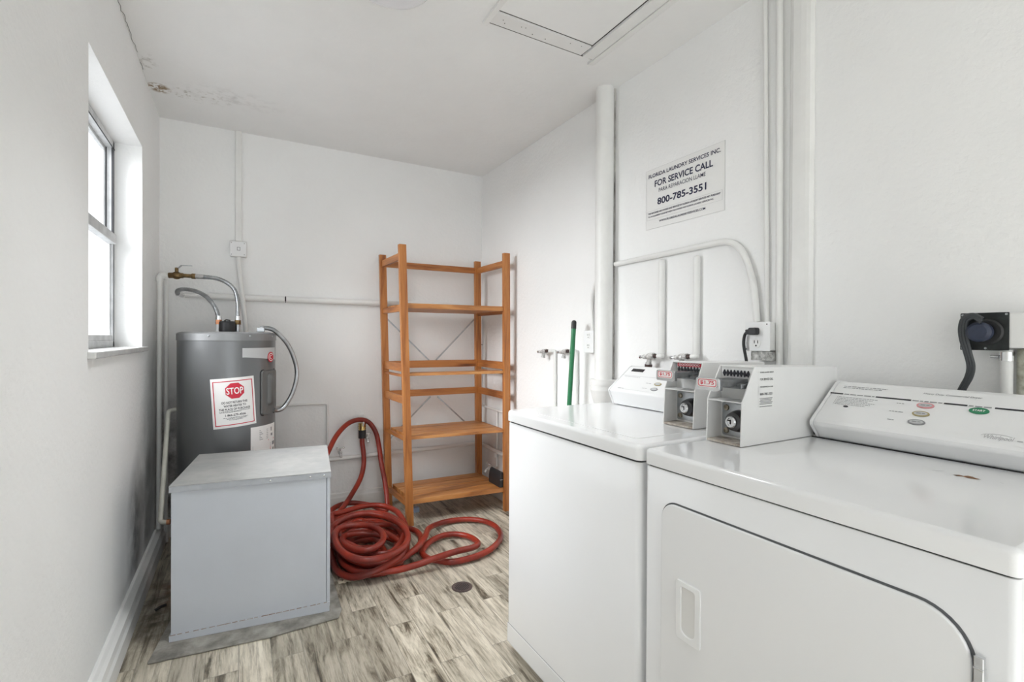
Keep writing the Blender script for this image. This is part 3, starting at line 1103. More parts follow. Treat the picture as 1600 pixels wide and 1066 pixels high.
# pipes low on the right wall behind the shelf
t = thing('corner_pipe', 'thin white pipe running down the back right corner', 'pipe', (1.68, 3.51, 0.66))
b = MB()
b.pipe([(1.682, 3.500, 1.40), (1.682, 3.500, 0.665), (1.682, 2.70, 0.650)], 0.0095, 0.03)
b.build('shaft', M['pipe'], t)
b = MB()
b.cyl((1.682, 3.500, 1.145), (1.682, 3.500, 1.150), 0.011)
b.build('joint', M['gap'], t)
b = MB()
b.pipe([(0.33, YB - 0.022, 0.362), (1.672, YB - 0.022, 0.362), (1.672, 2.50, 0.345)], 0.0155, 0.04)
b.cyl((0.47, YB - 0.022, 0.362), (0.51, YB - 0.022, 0.362), 0.019)
single(b, 'water_pipe', M['pipe'], 'white water pipe running low along back and right walls', 'pipe', (0.9, YB, 0.346))


def hose_bib(x, y, z, d, label, nm='garden_tap'):
    """d: unit direction out of the wall"""
    d = Vector(d)
    o = Vector((x, y, z))
    t = thing(nm, label, 'tap', o, 'taps on the low water pipe')
    sd = d.cross(Vector((0, 0, 1)))
    b = MB()
    b.cyl(o, o + d * 0.035, 0.009)
    b.sphere(o + d * 0.042, 0.014)
    b.tube([o + d * 0.04, o + d * 0.062 - Vector((0, 0, 0.004)), o + d * 0.078 - Vector((0, 0, 0.024))], 0.009)
    b.build('body', M['valve_metal'], t)
    b = MB()
    b.cyl(o + d * 0.045, o + d * 0.045 + Vector((0, 0, 0.03)), 0.005)
    b.bar(o + d * 0.045 + sd * 0.022 + Vector((0, 0, 0.032)), o + d * 0.045 - sd * 0.022 + Vector((0, 0, 0.032)), 0.008, 0.006)
    for k in (-1, 1):
        b.sphere(o + d * 0.045 + sd * 0.022 * k + Vector((0, 0, 0.032)), 0.007)
    b.build('handle', M['chrome'], t)
    return t


hose_bib(0.60, YB - 0.036, 0.415, (0, -1, 0), 'small tap just right of the hose end behind the metal cabinet')
hose_bib(0.42, YB - 0.036, 0.395, (0, -1, 0), 'small tap seen over the back edge of the metal cabinet')
hose_bib(0.788, YB - 0.006, 0.490, (0, -1, 0), 'small tap right of the brass hose coupling')
hose_bib(1.660, 3.22, 0.235, (-1, 0, 0), 'small tap on the right wall behind the shelving')
b = MB()
b.cyl((XR - 0.012, 3.235, 0.24), (XR - 0.012, 3.235, 0.65), 0.0095)
b.cyl((XR - 0.02, 3.235, 0.31), (XR - 0.02, 3.235, 0.37), 0.019, n=8, smooth=False)
single(b, 'tap_pipe', M['pipe'], 'thin white pipe above the tap behind the shelving', 'pipe', (XR, 3.235, 0.24))

# ------------------------------------------------------------------ back wall
t = thing('junction_box', 'square white junction box high on the back wall', 'junction box', (-0.006, YB, 1.75))
b = MB()
b.box((-0.052, YB - 0.036, 1.702), (0.040, YB - 0.0005, 1.800))
b.build('box', M['pipe'], t, bevel=0.004)
b = MB()
b.prism(rrect(-0.050, -0.047, 0.040, 0.045, 0.010), (-0.003, YB - 0.037, 1.750), (1, 0, 0), (0, 0, 1), (0, -0.006, 0))
b.build('cover', M['plastic_w'], t, bevel=0.002)
b = MB()
frame_on(b, -0.010, -0.012, 0.008, 0.010, 0.003, plane_place((-0.004, YB - 0.043, 1.752), (1, 0, 0), (0, 0, 1), 0.0006))
b.build('marks', M['greyink'], t, fixn=False)
for x, z in ((-0.040, 0.035), (0.030, 0.034), (0.030, -0.036), (-0.040, -0.038)):
    b = MB()
    poly_on(b, ellipse(x, z, 0.003, 0.003, 8), plane_place((-0.004, YB - 0.043, 1.752), (1, 0, 0), (0, 0, 1), 0.0006))
    b.build('screw', M['greyink'], t, fixn=False)
b = MB()
b.box((-0.024, YB - 0.020, 1.802), (0.012, YB - 0.0005, HC))
single(b, 'surface_raceway', M['pipe'], 'flat white raceway from junction box up to the ceiling', 'raceway', (-0.006, YB, 1.80), bevel=0.004)
b = MB()
b.tube([(-0.004, YB - 0.020, 1.70), (-0.002, YB - 0.030, 1.62), (0.016, YB - 0.059, 1.45), (0.034, YB - 0.040, 1.26), (0.04, YB - 0.024, 1.05)], 0.0135)
single(b, 'heater_conduit', M['pipe'], 'white conduit dropping from junction box behind the water heater', 'conduit', (0.02, YB, 1.05))
t = thing('overflow_pipe', 'white horizontal pipe across the back wall above the heater', 'pipe', (0.5, YB, 1.43))
b = MB()
b.cyl((-0.165, YB - 0.022, 1.447), (1.60, YB - 0.022, 1.447), 0.0205)
b.cyl((-0.285, YB - 0.032, 1.447), (-0.165, YB - 0.024, 1.447), 0.0125)
b.build('shaft', M['pipe'], t)
b = MB()
b.cyl((0.262, YB - 0.022, 1.447), (0.266, YB - 0.022, 1.447), 0.0213)
b.box((0.258, YB - 0.045, 1.435), (0.266, YB - 0.040, 1.462))
b.build('joint', M['gap'], t)
b = MB()
b.pipe([(0.10, YB - 0.010, 0.752), (0.528, YB - 0.010, 0.747), (0.528, YB - 0.010, 0.370)], 0.0085, 0.02)
single(b, 'thin_pipe', M['pipe'], 'thin white pipe with a corner right of the heater', 'pipe', (0.528, YB, 0.37))

# ------------------------------------------------------------------ left corner pipes
t = thing('supply_pipe', 'white supply pipe with elbow along the left wall by the window', 'pipe', (-0.385, 3.36, 0))
b = MB()
b.pipe([(-0.392, 3.330, 0.125), (-0.392, 3.360, 1.535), (-0.350, 3.360, 1.547)], 0.0125, 0.03)
b.build('shaft', M['pipe'], t)
b = MB()
b.pipe([(-0.3915, 3.360, 1.51), (-0.3915, 3.360, 1.546), (-0.362, 3.360, 1.547)], 0.0165, 0.025)
b.build('elbow', M['pipe'], t)
b = MB()
b.cyl((-0.372, 3.455, 0.0), (-0.372, 3.455, 1.535), 0.011)
single(b, 'return_pipe', M['pipe'], 'white pipe in the back left corner behind the supply pipe', 'pipe', (-0.372, 3.455, 0.0))
t = thing('discharge_pipe', 'cream relief pipe beside the heater bending down toward the baseboard', 'pipe', (-0.33, 3.0, 0.3))
b = MB()
b.pipe([(-0.2985, 3.200, 0.803), (-0.333, 3.190, 0.800), (-0.330, 2.850, 0.308), (-0.296, 2.842, 0.308)], 0.011, 0.03)
b.build('shaft', M['cream_pipe'], t)
b = MB()
b.cyl((-0.302, 2.8433, 0.308), (-0.288, 2.8405, 0.308), 0.0125)
b.build('end_sleeve', M['copper'], t)

t = thing('ball_valve', 'aged brass ball valve with lever on the supply pipe', 'valve', (-0.30, 3.35, 1.547))
b = MB()
b.cyl((-0.350, 3.360, 1.547), (-0.325, 3.354, 1.548), 0.016, n=8, smooth=False)
b.sphere((-0.312, 3.351, 1.548), 0.022, squash=(1.2, 1, 1))
b.cyl((-0.300, 3.347, 1.548), (-0.280, 3.342, 1.548), 0.015, n=8, smooth=False)
b.cyl((-0.280, 3.342, 1.548), (-0.238, 3.331, 1.547), 0.011)
b.cyl((-0.238, 3.331, 1.547), (-0.218, 3.325, 1.546), 0.0155, n=8, smooth=False)
b.cyl((-0.312, 3.351, 1.565), (-0.312, 3.351, 1.592), 0.009)
b.build('body', M['brass'], t)
b = MB()
b.bar((-0.318, 3.352, 1.590), (-0.300, 3.348, 1.592), 0.014, 0.004)
b.bar((-0.302, 3.348, 1.592), (-0.288, 3.344, 1.606), 0.014, 0.004)
b.bar((-0.289, 3.344, 1.606), (-0.238, 3.335, 1.606), 0.014, 0.004)
b.build('lever', M['steel'], t)

# ------------------------------------------------------------------ water heater
HX, HY, HR, HT = -0.055, 3.20, 0.242, 1.222
t = thing('water_heater', 'short grey cylindrical water heater with red stop sticker behind the cabinet', 'water heater', (HX, HY, 0))
b = MB()
b.lathe((HX, HY, 0), [(0, 0.03), (HR - 0.012, 0.03), (HR, 0.042), (HR, HT - 0.035)], n=72)
b.build('tank', M['tank'], t)
b = MB()
b.lathe((HX, HY, HT), [(HR + 0.0035, -0.042), (HR + 0.0035, -0.006), (HR - 0.004, 0.0), (HR - 0.02, 0.004), (0, 0.008)], n=72)
b.build('top_cap', M['tank_top'], t)
for k in range(3):
    b = MB()
    a = 2 * PI * k / 3 + 0.5
    b.cyl((HX + (HR - 0.04) * math.cos(a), HY + (HR - 0.04) * math.sin(a), 0.0), (HX + (HR - 0.04) * math.cos(a), HY + (HR - 0.04) * math.sin(a), 0.03), 0.03)
    b.build('foot', M['gap'], t)


def on_tank(ang0, z0, lift=0.0012, tilt=0.0):
    """surface of the tank: x metres to the right of the bearing ang0 (0 = toward -Y, + = toward +X), y metres up from z0"""
    def f(x, y):
        xx = x * math.cos(tilt) - y * math.sin(tilt)
        yy = x * math.sin(tilt) + y * math.cos(tilt)
        a = ang0 + xx / HR
        rr = HR + lift
        return Vector((HX + rr * math.sin(a), HY - rr * math.cos(a), z0 + yy))
    return f


def patch(mb, x0, y0, x1, y1, place, n=28, mi=None):
    if mi is not None:
        mb.cur = mi
    vs = []
    for i in range(n + 1):
        x = x0 + (x1 - x0) * i / n
        vs += [place(x, y0), place(x, y1)]
    mb.add(vs, [(2 * i, 2 * i + 2, 2 * i + 3, 2 * i + 1) for i in range(n)], True)


A0, Z0, TL = 0.135, 0.853, 0.065
SWD, SHT = 0.208, 0.262
b = MB()
patch(b, -SWD / 2, -SHT / 2, SWD / 2, SHT / 2, on_tank(A0, Z0, 0.0012, TL))
st = b.build('warning_sticker', M['paper'], t, fixn=False)
st['label'] = 'white sticker with a red stop sign'
pl2 = on_tank(A0, Z0, 0.0020, TL)
pl3 = on_tank(A0, Z0, 0.0034, TL)
b = MB()
for x0, y0, x1, y1 in ((-.094, -.118, .094, -.114), (-.094, .112, .094, .116)):
    patch(b, x0, y0, x1, y1, pl2)
for x0, x1 in ((-.094, -.090), (.090, .094)):
    patch(b, x0, -.118, x1, .116, pl2, 2)


def fan(mb, poly, place, mi=None, rings=6, cut=5):
    """filled outline laid on a curved surface: edges cut fine, rings from the middle outwards"""
    if mi is not None:
        mb.cur = mi
    cx = sum(p[0] for p in poly) / len(poly)
    cy = sum(p[1] for p in poly) / len(poly)
    fine = []
    for i in range(len(poly)):
        a_, b_ = poly[i], poly[(i + 1) % len(poly)]
        fine += [(a_[0] + (b_[0] - a_[0]) * k / cut, a_[1] + (b_[1] - a_[1]) * k / cut) for k in range(cut)]
    n = len(fine)
    vs = [place(cx, cy)]
    for r in range(1, rings + 1):
        vs += [place(cx + (p[0] - cx) * r / rings, cy + (p[1] - cy) * r / rings) for p in fine]
    fs = [(0, 1 + i, 1 + (i + 1) % n) for i in range(n)]
    for r in range(rings - 1):
        fs += [(1 + r * n + i, 1 + (r + 1) * n + i, 1 + (r + 1) * n + (i + 1) % n, 1 + r * n + (i + 1) % n) for i in range(n)]
    mb.add(vs, fs, True)


oct_ = [(0.006 + 0.047 * math.cos(PI / 8 + k * PI / 4), 0.062 + 0.044 * math.sin(PI / 8 + k * PI / 4)) for k in range(8)]
fan(b, oct_, pl2)
b.build('red_print', M['red'], st, fixn=False)
b = MB()
letter(b, 'STOP', -.033, .045, .044, .080, pl3, 0.014)
b.build('stop_lettering', M['white_ink'], st, fixn=False)
b = MB()
for s_, x0, x1, y0, y1, bo in (('DO NOT RETURN THIS', -.058, .062, -.004, .008, .018), ('WATER HEATER TO', -.050, .054, -.022, -.010, .018), ('THE PLACE OF PURCHASE', -.072, .074, -.040, -.028, .018),
                               ('1-866-279-4566', -.046, .050, -.071, -.059, .018)):
    letter(b, s_, x0, x1, y0, y1, pl2, bo)
for k, (x0, x1, y) in enumerate(((-.072, .074, -.046), (-.070, .030, -.051), (-.055, .060, -.080), (-.040, .052, -.086), (-.030, .036, -.092))):
    dashes(b, x0, x1, y, y + .0030, pl2, k + 3)
b.build('sticker_lettering', M['ink'], st, fixn=False)

A1 = 0.86
b = MB()
patch(b, -0.095, -0.13, 0.10, 0.068, on_tank(A1, 0.640, 0.0012))
lb = b.build('rating_label', M['paper'], t, fixn=False)
q = on_tank(A1, 0.640, 0.0020)
b = MB()
for k in range(6):
    rect_on(b, -0.045, 0.042 - k * 0.010, -0.036 + (k % 3) * 0.008, 0.045 - k * 0.010, q)
    rect_on(b, 0.005, 0.042 - k * 0.010, 0.020, 0.0445 - k * 0.010, q)
rect_on(b, 0.045, 0.0, 0.065, 0.014, q)
rect_on(b, 0.045, 0.028, 0.055, 0.05, q)
rect_on(b, 0.060, -0.055, 0.09, -0.035, q)
rect_on(b, 0.065, -0.085, 0.085, -0.070, q)
for k in range(16):
    rect_on(b, -0.085, -0.040 - k * 0.0055, 0.045, -0.0375 - k * 0.0055, q)
b.build('label_print', M['greyink'], lb, fixn=False)
b = MB()
rect_on(b, 0.02, -0.022, 0.085, -0.016, q)
for k in range(5):
    rect_on(b, -0.07, -0.062 - k * 0.007, 0.045, -0.058 - k * 0.007, on_tank(A1, 0.640, 0.0024))
b.build('label_red_print', M['pink'], lb, fixn=False)

b = MB()
q = on_tank(0.72, 1.112, 0.0030)
vs = []
for i in range(15):
    x = -0.105 + 0.24 * i / 14
    lo = -0.022 - 0.020 * max(0, (i - 1) / 13)
    vs += [q(x, lo), q(x, 0.028)]
b.add(vs, [(2 * i, 2 * i + 2, 2 * i + 3, 2 * i + 1) for i in range(14)], True)
bd = b.build('badge', M['badge'], t, fixn=False)
q = on_tank(0.72 + 0.42, 1.087, 0.0050)
b = MB()
fan(b, ellipse(-0.028, 0, 0.030, 0.030, 28), q, cut=1)
b.build('emblem', M['red'], bd, fixn=False)
b = MB()
q = on_tank(0.72 + 0.42, 1.087, 0.0060)
for a0, a1, r0, r1 in ((0.5, 5.6, 0.019, 0.023), (1.0, 5.2, 0.007, 0.011)):
    for k in range(16):
        p, p2 = a0 + (a1 - a0) * k / 16, a0 + (a1 - a0) * (k + 1) / 16
        b.add([q(-0.028 + r0 * math.cos(p), r0 * math.sin(p)), q(-0.028 + r1 * math.cos(p), r1 * math.sin(p)), q(-0.028 + r1 * math.cos(p2), r1 * math.sin(p2)), q(-0.028 + r0 * math.cos(p2), r0 * math.sin(p2))], [(0, 1, 2, 3)])
b.build('emblem_mark', M['white_ink'], bd, fixn=False)

# element cover: a plate with a raised rib
b = MB()
AC = 1.02
q0, q1 = on_tank(AC, 0.90, 0.0005), on_tank(AC, 0.90, 0.010)
out = rrect(-0.075, -0.135, 0.065, 0.115, 0.016, 4)
n = len(out)
vs = [q0(*p) for p in out] + [q1(p[0] * 0.95, p[1] * 0.97) for p in out] + [q1(0, 0)]
b.add(vs, [(i, (i + 1) % n, n + (i + 1) % n, n + i) for i in range(n)] + [(n + i, n + (i + 1) % n, 2 * n) for i in range(n)])
cv = b.build('element_cover', M['tank_cover'], t)
b = MB()
q1, q2 = on_tank(AC, 0.90, 0.008), on_tank(AC, 0.90, 0.022)
out = rrect(-0.035, -0.085, 0.015, 0.095, 0.022, 5)
n = len(out)
vs = [q1(*p) for p in out] + [q2(-0.01 + (p[0] + 0.01) * 0.75, p[1] * 0.9) for p in out] + [q2(-0.01, 0)]
b.add(vs, [(i, (i + 1) % n, n + (i + 1) % n, n + i) for i in range(n)] + [(n + i, n + (i + 1) % n, 2 * n) for i in range(n)], True)
b.build('cover_rib', M['tank_cover'], cv)
b = MB()
out, inn = rrect(-0.079, -0.139, 0.069, 0.119, 0.018, 4), rrect(-0.073, -0.133, 0.063, 0.113, 0.015, 4)
q = on_tank(AC, 0.90, 0.0016)
n = len(out)
b.add([q(*p) for p in out] + [q(*p) for p in inn], [(i, (i + 1) % n, n + (i + 1) % n, n + i) for i in range(n)])
b.build('cover_edge', M['gap'], cv)

b = MB()
b.lathe((-0.060, 3.19, HT + 0.004), [(0.0, 0.0), (0.040, 0.0), (0.042, 0.01), (0.041, 0.055), (0.036, 0.062), (0, 0.062)], n=28)
b.tube([(-0.075, 3.17, HT + 0.064), (-0.065, 3.16, HT + 0.072), (-0.045, 3.165, HT + 0.070)], 0.004)
b.build('insulation_plug', M['black'], t)
for x in (-0.102, -0.008):
    b = MB()
    b.cyl((x, 3.20, HT + 0.004), (x, 3.20, HT + 0.048), 0.0135)
    b.build('nipple', M['plastic_w'] if x < -0.05 else M['steel'], t)
b = MB()
b.box((0.085, 3.085, HT + 0.005), (0.125, 3.115, HT + 0.032))
b.build('wiring_box', M['steel'], t, bevel=0.004)
b = MB()
b.tube([(0.105, 3.100, 1.244), (0.120, 3.100, 1.252), (0.177, 3.120, 1.237), (0.249, 3.150, 1.156), (0.292, 3.180, 1.051), (0.302, 3.190, 0.961),
        (0.273, 3.160, 0.861), (0.226, 3.130, 0.790), (0.190, 3.115, 0.776), (0.170, 3.095, 0.786)], 0.0125)
b.build('flexible_conduit', M['steel'], t)
for k, (a, z) in enumerate(((-0.35, 0), (0.45, 0), (1.1, 0))):
    b = MB()
    p = on_tank(a, HT - 0.018, 0.0036)(0, 0)
    nrm = Vector((math.sin(a), -math.cos(a), 0))
    b.lathe(p, [(0.005, 0), (0.004, 0.002), (0, 0.0025)], nrm, n=10)
    b.build('screw', M['steel'], t)

FH1 = [(-0.102, 3.200, 1.296), (-0.104, 3.200, 1.315), (-0.115, 3.210, 1.353), (-0.136, 3.230, 1.393), (-0.172, 3.270, 1.434), (-0.220, 3.330, 1.462), (-0.277, 3.390, 1.475), (-0.312, 3.430, 1.470), (-0.318, 3.465, 1.455), (-0.300, 3.495, 1.447)]
FH2 = [(-0.008, 3.200, 1.296), (-0.008, 3.200, 1.330), (-0.008, 3.210, 1.397), (-0.024, 3.230, 1.469), (-0.065, 3.250, 1.513), (-0.120, 3.280, 1.537), (-0.180, 3.310, 1.544), (-0.205, 3.322, 1.546)]
for pts, lab, end in ((FH1, 'ribbed steel hose curving low from heater to the back wall pipe', False), (FH2, 'ribbed steel hose arching up from heater to the brass valve', True)):
    t = thing('flexible_water_hose', lab, 'hose', pts[0], 'flexible steel hoses on the heater')
    b = MB()
    C = catmull(pts, 14)
    b.tube(C, lambda f, n=len(C): 0.0115 + 0.0008 * math.sin(f * n * 2.1), 14, straight=True)
    b.build('hose', M['steel'], t)
    b = MB()
    x, y = pts[0][0], pts[0][1]
    b.cyl((x, y, 1.270), (x, y, 1.296), 0.0165, n=6, smooth=False)
    b.build('nut', M['copper'] if not end else M['brass'], t)
    b = MB()
    b.cyl((x, y, 1.296), (x, y, 1.318), 0.0145)
    b.cyl((x, y, 1.303), (x, y, 1.306), 0.0155)
    b.build('ferrule', M['chrome'], t)
    b = MB()
    if end:
        b.cyl((-0.2185, 3.3255, 1.5465), (-0.175, 3.308, 1.544), 0.0145)
    else:
        b.cyl((-0.318, 3.465, 1.455), (-0.296, 3.497, 1.447), 0.0145)
    b.build('ferrule', M['chrome'], t)

# ------------------------------------------------------------------ metal cabinet on its mortar pad
FL, FR_ = Vector((-0.236, 2.293, 0)), Vector((0.347, 2.224, 0))
bu = (FR_ - FL).normalized()
bv = Vector((-bu.y, bu.x, 0))
BW, BD, BH = (FR_ - FL).length, 0.555, 0.618
t = thing('metal_cabinet', 'low blue-grey sheet metal cabinet in front of the water heater', 'cabinet', FL + bu * BW / 2 + bv * BD / 2)
Q = lambda x, y, z: FL + bu * x + bv * y + Vector((0, 0, z))


def qbox(mb, x0, y0, z0, x1, y1, z1):
    mb.hexa([Q(x0, y0, z0), Q(x1, y0, z0), Q(x1, y1, z0), Q(x0, y1, z0)], [Q(x0, y0, z1), Q(x1, y0, z1), Q(x1, y1, z1), Q(x0, y1, z1)])


b = MB()
qbox(b, 0.004, 0.004, 0.012, BW - 0.016, BD - 0.004, BH - 0.02)
b.build('body', M['boxblue'], t, bevel=0.002)
b = MB()
qbox(b, BW - 0.0145, 0.002, 0.030, BW - 0.001, BD - 0.004, BH - 0.02)
b.build('side_flange', M['boxblue'], t, bevel=0.002)
b = MB()
qbox(b, -0.002, -0.003, BH - 0.003, BW + 0.002, BD + 0.003, BH)
b.build('top_panel', M['boxtop'], t, bevel=0.001)
b = MB()
qbox(b, -0.0015, -0.0025, BH - 0.026, BW + 0.0015, 0.0, BH - 0.0035)
qbox(b, -0.0015, 0.0, BH - 0.026, 0.001, BD + 0.002, BH - 0.0035)
qbox(b, BW - 0.001, 0.0, BH - 0.026, BW + 0.0015, BD + 0.002, BH - 0.0035)
b.build('top_lip', M['boxedge'], t)
b = MB()
b.hexa([Q(-0.001, -0.001, 0.0095), Q(BW - 0.003, -0.001, 0.0095), Q(BW - 0.003, BD, 0.0095), Q(-0.001, BD, 0.0095)],
       [Q(-0.001, -0.001, 0.034), Q(BW - 0.003, -0.001, 0.050), Q(BW - 0.003, BD, 0.050), Q(-0.001, BD, 0.034)])
b.build('base_flashing', M['boxblue'], t)
b = MB()
N_ = 22
for k in range(N_):
    x0, x1 = BW * k / N_, BW * (k + random.uniform(0.45, 1.0)) / N_
    z0 = 0.034 + 0.016 * k / N_
    z1 = z0 + 0.016 / N_
    b.hexa([Q(x0, -0.0018, z0 - 0.001), Q(x1, -0.0018, z1 - 0.001), Q(x1, 0.0, z1 - 0.001), Q(x0, 0.0, z0 - 0.001)],
           [Q(x0, -0.0018, z0 + 0.0015), Q(x1, -0.0018, z1 + 0.0015), Q(x1, 0.0, z1 + 0.0015), Q(x0, 0.0, z0 + 0.0015)])
b.build('sealant_bead', M['rust'], t)
for fx in (0.60, 0.86, 0.955):
    b = MB()
    b.lathe(Q(BW * fx, -0.0025, BH - 0.014), [(0.0042, 0), (0.0036, 0.002), (0, 0.0028)], -bv, n=12)
    b.build('screw', M['chrome'], t)
b = MB()
poly = [(-0.292, 2.188), (-0.20, 2.180), (0.10, 2.150), (0.372, 2.160), (0.395, 2.22), (0.405, 2.50), (0.43, 2.80), (0.40, 2.86), (-0.18, 2.92), (-0.20, 2.87), (-0.262, 2.40)]
b.prism(poly, (0, 0, 0.0003), (1, 0, 0), (0, 1, 0), (0, 0, 0.0085))
tag(b.build('mortar_pad', M['mortar'], bevel=0.004, origin=(0.08, 2.5, 0)), 'rough grey mortar pad under the metal cabinet', 'pad')

# ------------------------------------------------------------------ shelving unit
LEG = {'FL': ((0.951, 3.020), (0.894, 3.020)), 'FR': ((1.628, 2.965), (1.612, 2.965)), 'BL': ((0.930, 3.440), (0.878, 3.440)), 'BR': ((1.628, 3.420), (1.606, 3.420))}
SHH = {'FL': 1.788, 'FR': 1.788, 'BL': 1.782, 'BR': 1.792}
t = thing('shelving_unit', 'tall open pine shelving unit in the back right corner', 'shelving unit', (1.28, 3.2, 0))


def leg_at(k, z):
    (x0, y0), (x1, y1) = LEG[k]
    f = z / 1.785
    return Vector((x0 + (x1 - x0) * f, y0 + (y1 - y0) * f, z))


go = 0.0
for k in ('FL', 'FR', 'BL', 'BR'):
    b = MB()
    hx, hy = 0.0225, 0.016
    lo, hi = leg_at(k, 0), leg_at(k, SHH[k])
    cs = ((-hx, -hy), (hx, -hy), (hx, hy), (-hx, hy))
    NS = 6
    for i in range(NS):
        pa, pb = lo.lerp(hi, i / NS), lo.lerp(hi, (i + 1) / NS)
        b.add([pa + Vector((c[0], c[1], 0)) for c in cs] + [pb + Vector((c[0], c[1], 0)) for c in cs],
              [(0, 1, 5, 4), (1, 2, 6, 5), (2, 3, 7, 6), (3, 0, 4, 7)] + ([(3, 2, 1, 0)] if i == 0 else []) + ([(4, 5, 6, 7)] if i == NS - 1 else []))
    go += 3.7
    b.build('post', M['pine'], t, grain=((28, 28, 2.2), go))


def rail(k0, k1, z0, z1, thick, name='rail', inset=0.0, off=(0, 0), m='pine'):
    global go
    zm = (z0 + z1) / 2
    a, c = leg_at(k0, zm), leg_at(k1, zm)
    o = Vector((off[0], off[1], 0))
    d = (c - a)
    d.z = 0
    d.normalize()
    a = a + d * inset + o
    c = c - d * inset + o
    b = MB()
    b.bar(a, c, thick, z1 - z0)
    go += 2.9
    dirx = abs(d.x) > abs(d.y)
    return b.build(name, M[m], t, grain=((2.2, 26, 26) if dirx else (26, 2.2, 26), go), bevel=0.001)


for z0, z1 in ((1.697, 1.741), (0.982, 1.034), (0.775, 0.823)):
    rail('BL', 'BR', z0, z1, 0.017, inset=0.0225, off=(0, -0.004))
    rail('FL', 'BL', z0, z1, 0.020, inset=0.0162)
    rail('FR', 'BR', z0, z1, 0.020, inset=0.0162)


def shelf(z0, z1, nslat, m='pine_shelf', keep=99):
    """slatted shelf board resting between the posts"""
    global go
    zc = (z0 + z1) / 2
    fl, fr, bl, br = (leg_at(k, zc) for k in ('FL', 'FR', 'BL', 'BR'))
    L0, L1 = fl + Vector((0.0, -0.004, 0)), bl + Vector((0.0, -0.018, 0))
    R0, R1 = fr + Vector((0.0, -0.004, 0)), br + Vector((0.0, -0.018, 0))
    b = MB()
    for k in range(min(nslat, keep)):
        f0, f1 = k / nslat + 0.008, (k + 1) / nslat - 0.008
        ix = 0.024                                   # clear of the posts
        A, Bq, C, D = L0.lerp(L1, f0), R0.lerp(R1, f0), R0.lerp(R1, f1), L0.lerp(L1, f1)
        A, D = A + Vector((ix, 0, 0)), D + Vector((ix, 0, 0))
        Bq, C = Bq - Vector((ix, 0, 0)), C - Vector((ix, 0, 0))
        dz = Vector((0, 0, (z1 - z0) / 2))
        b.hexa([A - dz, Bq - dz, C - dz, D - dz], [A + dz, Bq + dz, C + dz, D + dz])
    # end battens between front and back posts, under the slats
    go += 4.1
    o = b.build('shelf', M[m], t, grain=((2.0, 24, 24), go), bevel=0.0012)
    for k0, k1 in (('FL', 'BL'), ('FR', 'BR')):
        a, c = leg_at(k0, z0 - 0.001), leg_at(k1, z0 - 0.001)
        b = MB()
        b.bar(a + Vector((0, 0.0165, 0)), c - Vector((0, 0.0165, 0)), 0.020, z1 - z0 + (0.004 if keep > 9 else -0.003))
        go += 1.3
        b.build('shelf_end', M['pine'], o, grain=((26, 2.2, 26), go))
    return o


shelf(1.388, 1.420, 4)
shelf(0.956, 0.974, 4, keep=1)
shelf(0.548, 0.566, 4)
shelf(0.132, 0.162, 4)
rail('BL', 'BR', 1.386, 1.418, 0.012, off=(0, -0.004), inset=0.0225)
b = MB()
zz = [((0.905, 1.345), (1.231, 1.033)), ((1.600, 1.348), (1.284, 1.032)), ((1.244, 0.763), (0.930, 0.466)), ((1.298, 0.760), (1.615, 0.466))]
for (xa, za), (xb, zb) in zz:
    b = MB()
    b.bar((xa, 3.455 if True else 0, za), (xb, 3.455, zb), 0.0025, 0.011)
    b.build('brace_strip', M['steel'], t)

t = thing('tool_case', 'black plastic case resting on the right end of the bottom shelf', 'case', (1.585, 3.05, 0.163))
b = MB()
prof = [(0, 0), (0.030, 0), (0.030, 0.104), (0.022, 0.106), (0.012, 0.098), (0.004, 0.080), (0, 0.052)]
b.prism(prof, (1.572, 2.968, 0.164), (1, 0, 0), (0, 0, 1), (0, 0.17, 0))
b.build('shell', M['black'], t, bevel=0.005)
b = MB()
b.prism([(0.002, 0.052), (0.030, 0.052), (0.030, 0.056), (0.002, 0.056)], (1.572, 2.9665, 0.164), (1, 0, 0), (0, 0, 1), (0, 0.001, 0))
b.build('lid_seam', M['greyink'], t)
b = MB()
b.prism(rrect(0, 0, 0.038, 0.034, 0.006), (1.045, 3.22, 0.0005), (1, 0, 0), (0, 0, 1), (0, 0.035, 0))
tag(b.build('plastic_cap', M['blue_cap'], origin=(1.06, 3.22, 0), bevel=0.002), 'small pale blue plastic piece on the floor under the shelf', 'plastic piece')

# ------------------------------------------------------------------ red hose
DROP = [(0.752, 3.480, 0.516), (0.751, 3.475, 0.463), (0.757, 3.460, 0.394), (0.751, 3.430, 0.312), (0.719, 3.380, 0.241), (0.661, 3.310, 0.182), (0.597, 3.240, 0.130), (0.53, 3.16, 0.09), (0.47, 3.03, 0.06)]
FILL = []
for k, (rx, ry, z, cx, cy) in enumerate(((0.205, 0.36, 0.024, 0.650, 2.80), (0.180, 0.31, 0.032, 0.640, 2.80), (0.200, 0.34, 0.068, 0.640, 2.78), (0.165, 0.28, 0.078, 0.625, 2.75), (0.195, 0.33, 0.108, 0.642, 2.80), (0.115, 0.17, 0.022, 0.600, 2.66), (0.075, 0.11, 0.045, 0.585, 2.64), (0.165, 0.27, 0.060, 0.655, 2.78))):
    for j in range(10):
        a = PI * 0.80 - 2 * PI * (j + 0.0) / 10 + k * 0.12
        FILL.append((cx + rx * math.cos(a) + random.uniform(-.028, .020), cy + ry * math.sin(a) + random.uniform(-.05, .05), z + random.uniform(-.004, .010)))
S1 = [(0.506, 3.254, 0.090), (0.572, 3.320, 0.100), (0.657, 3.330, 0.100), (0.772, 3.273, 0.080), (0.845, 3.225, 0.05)]
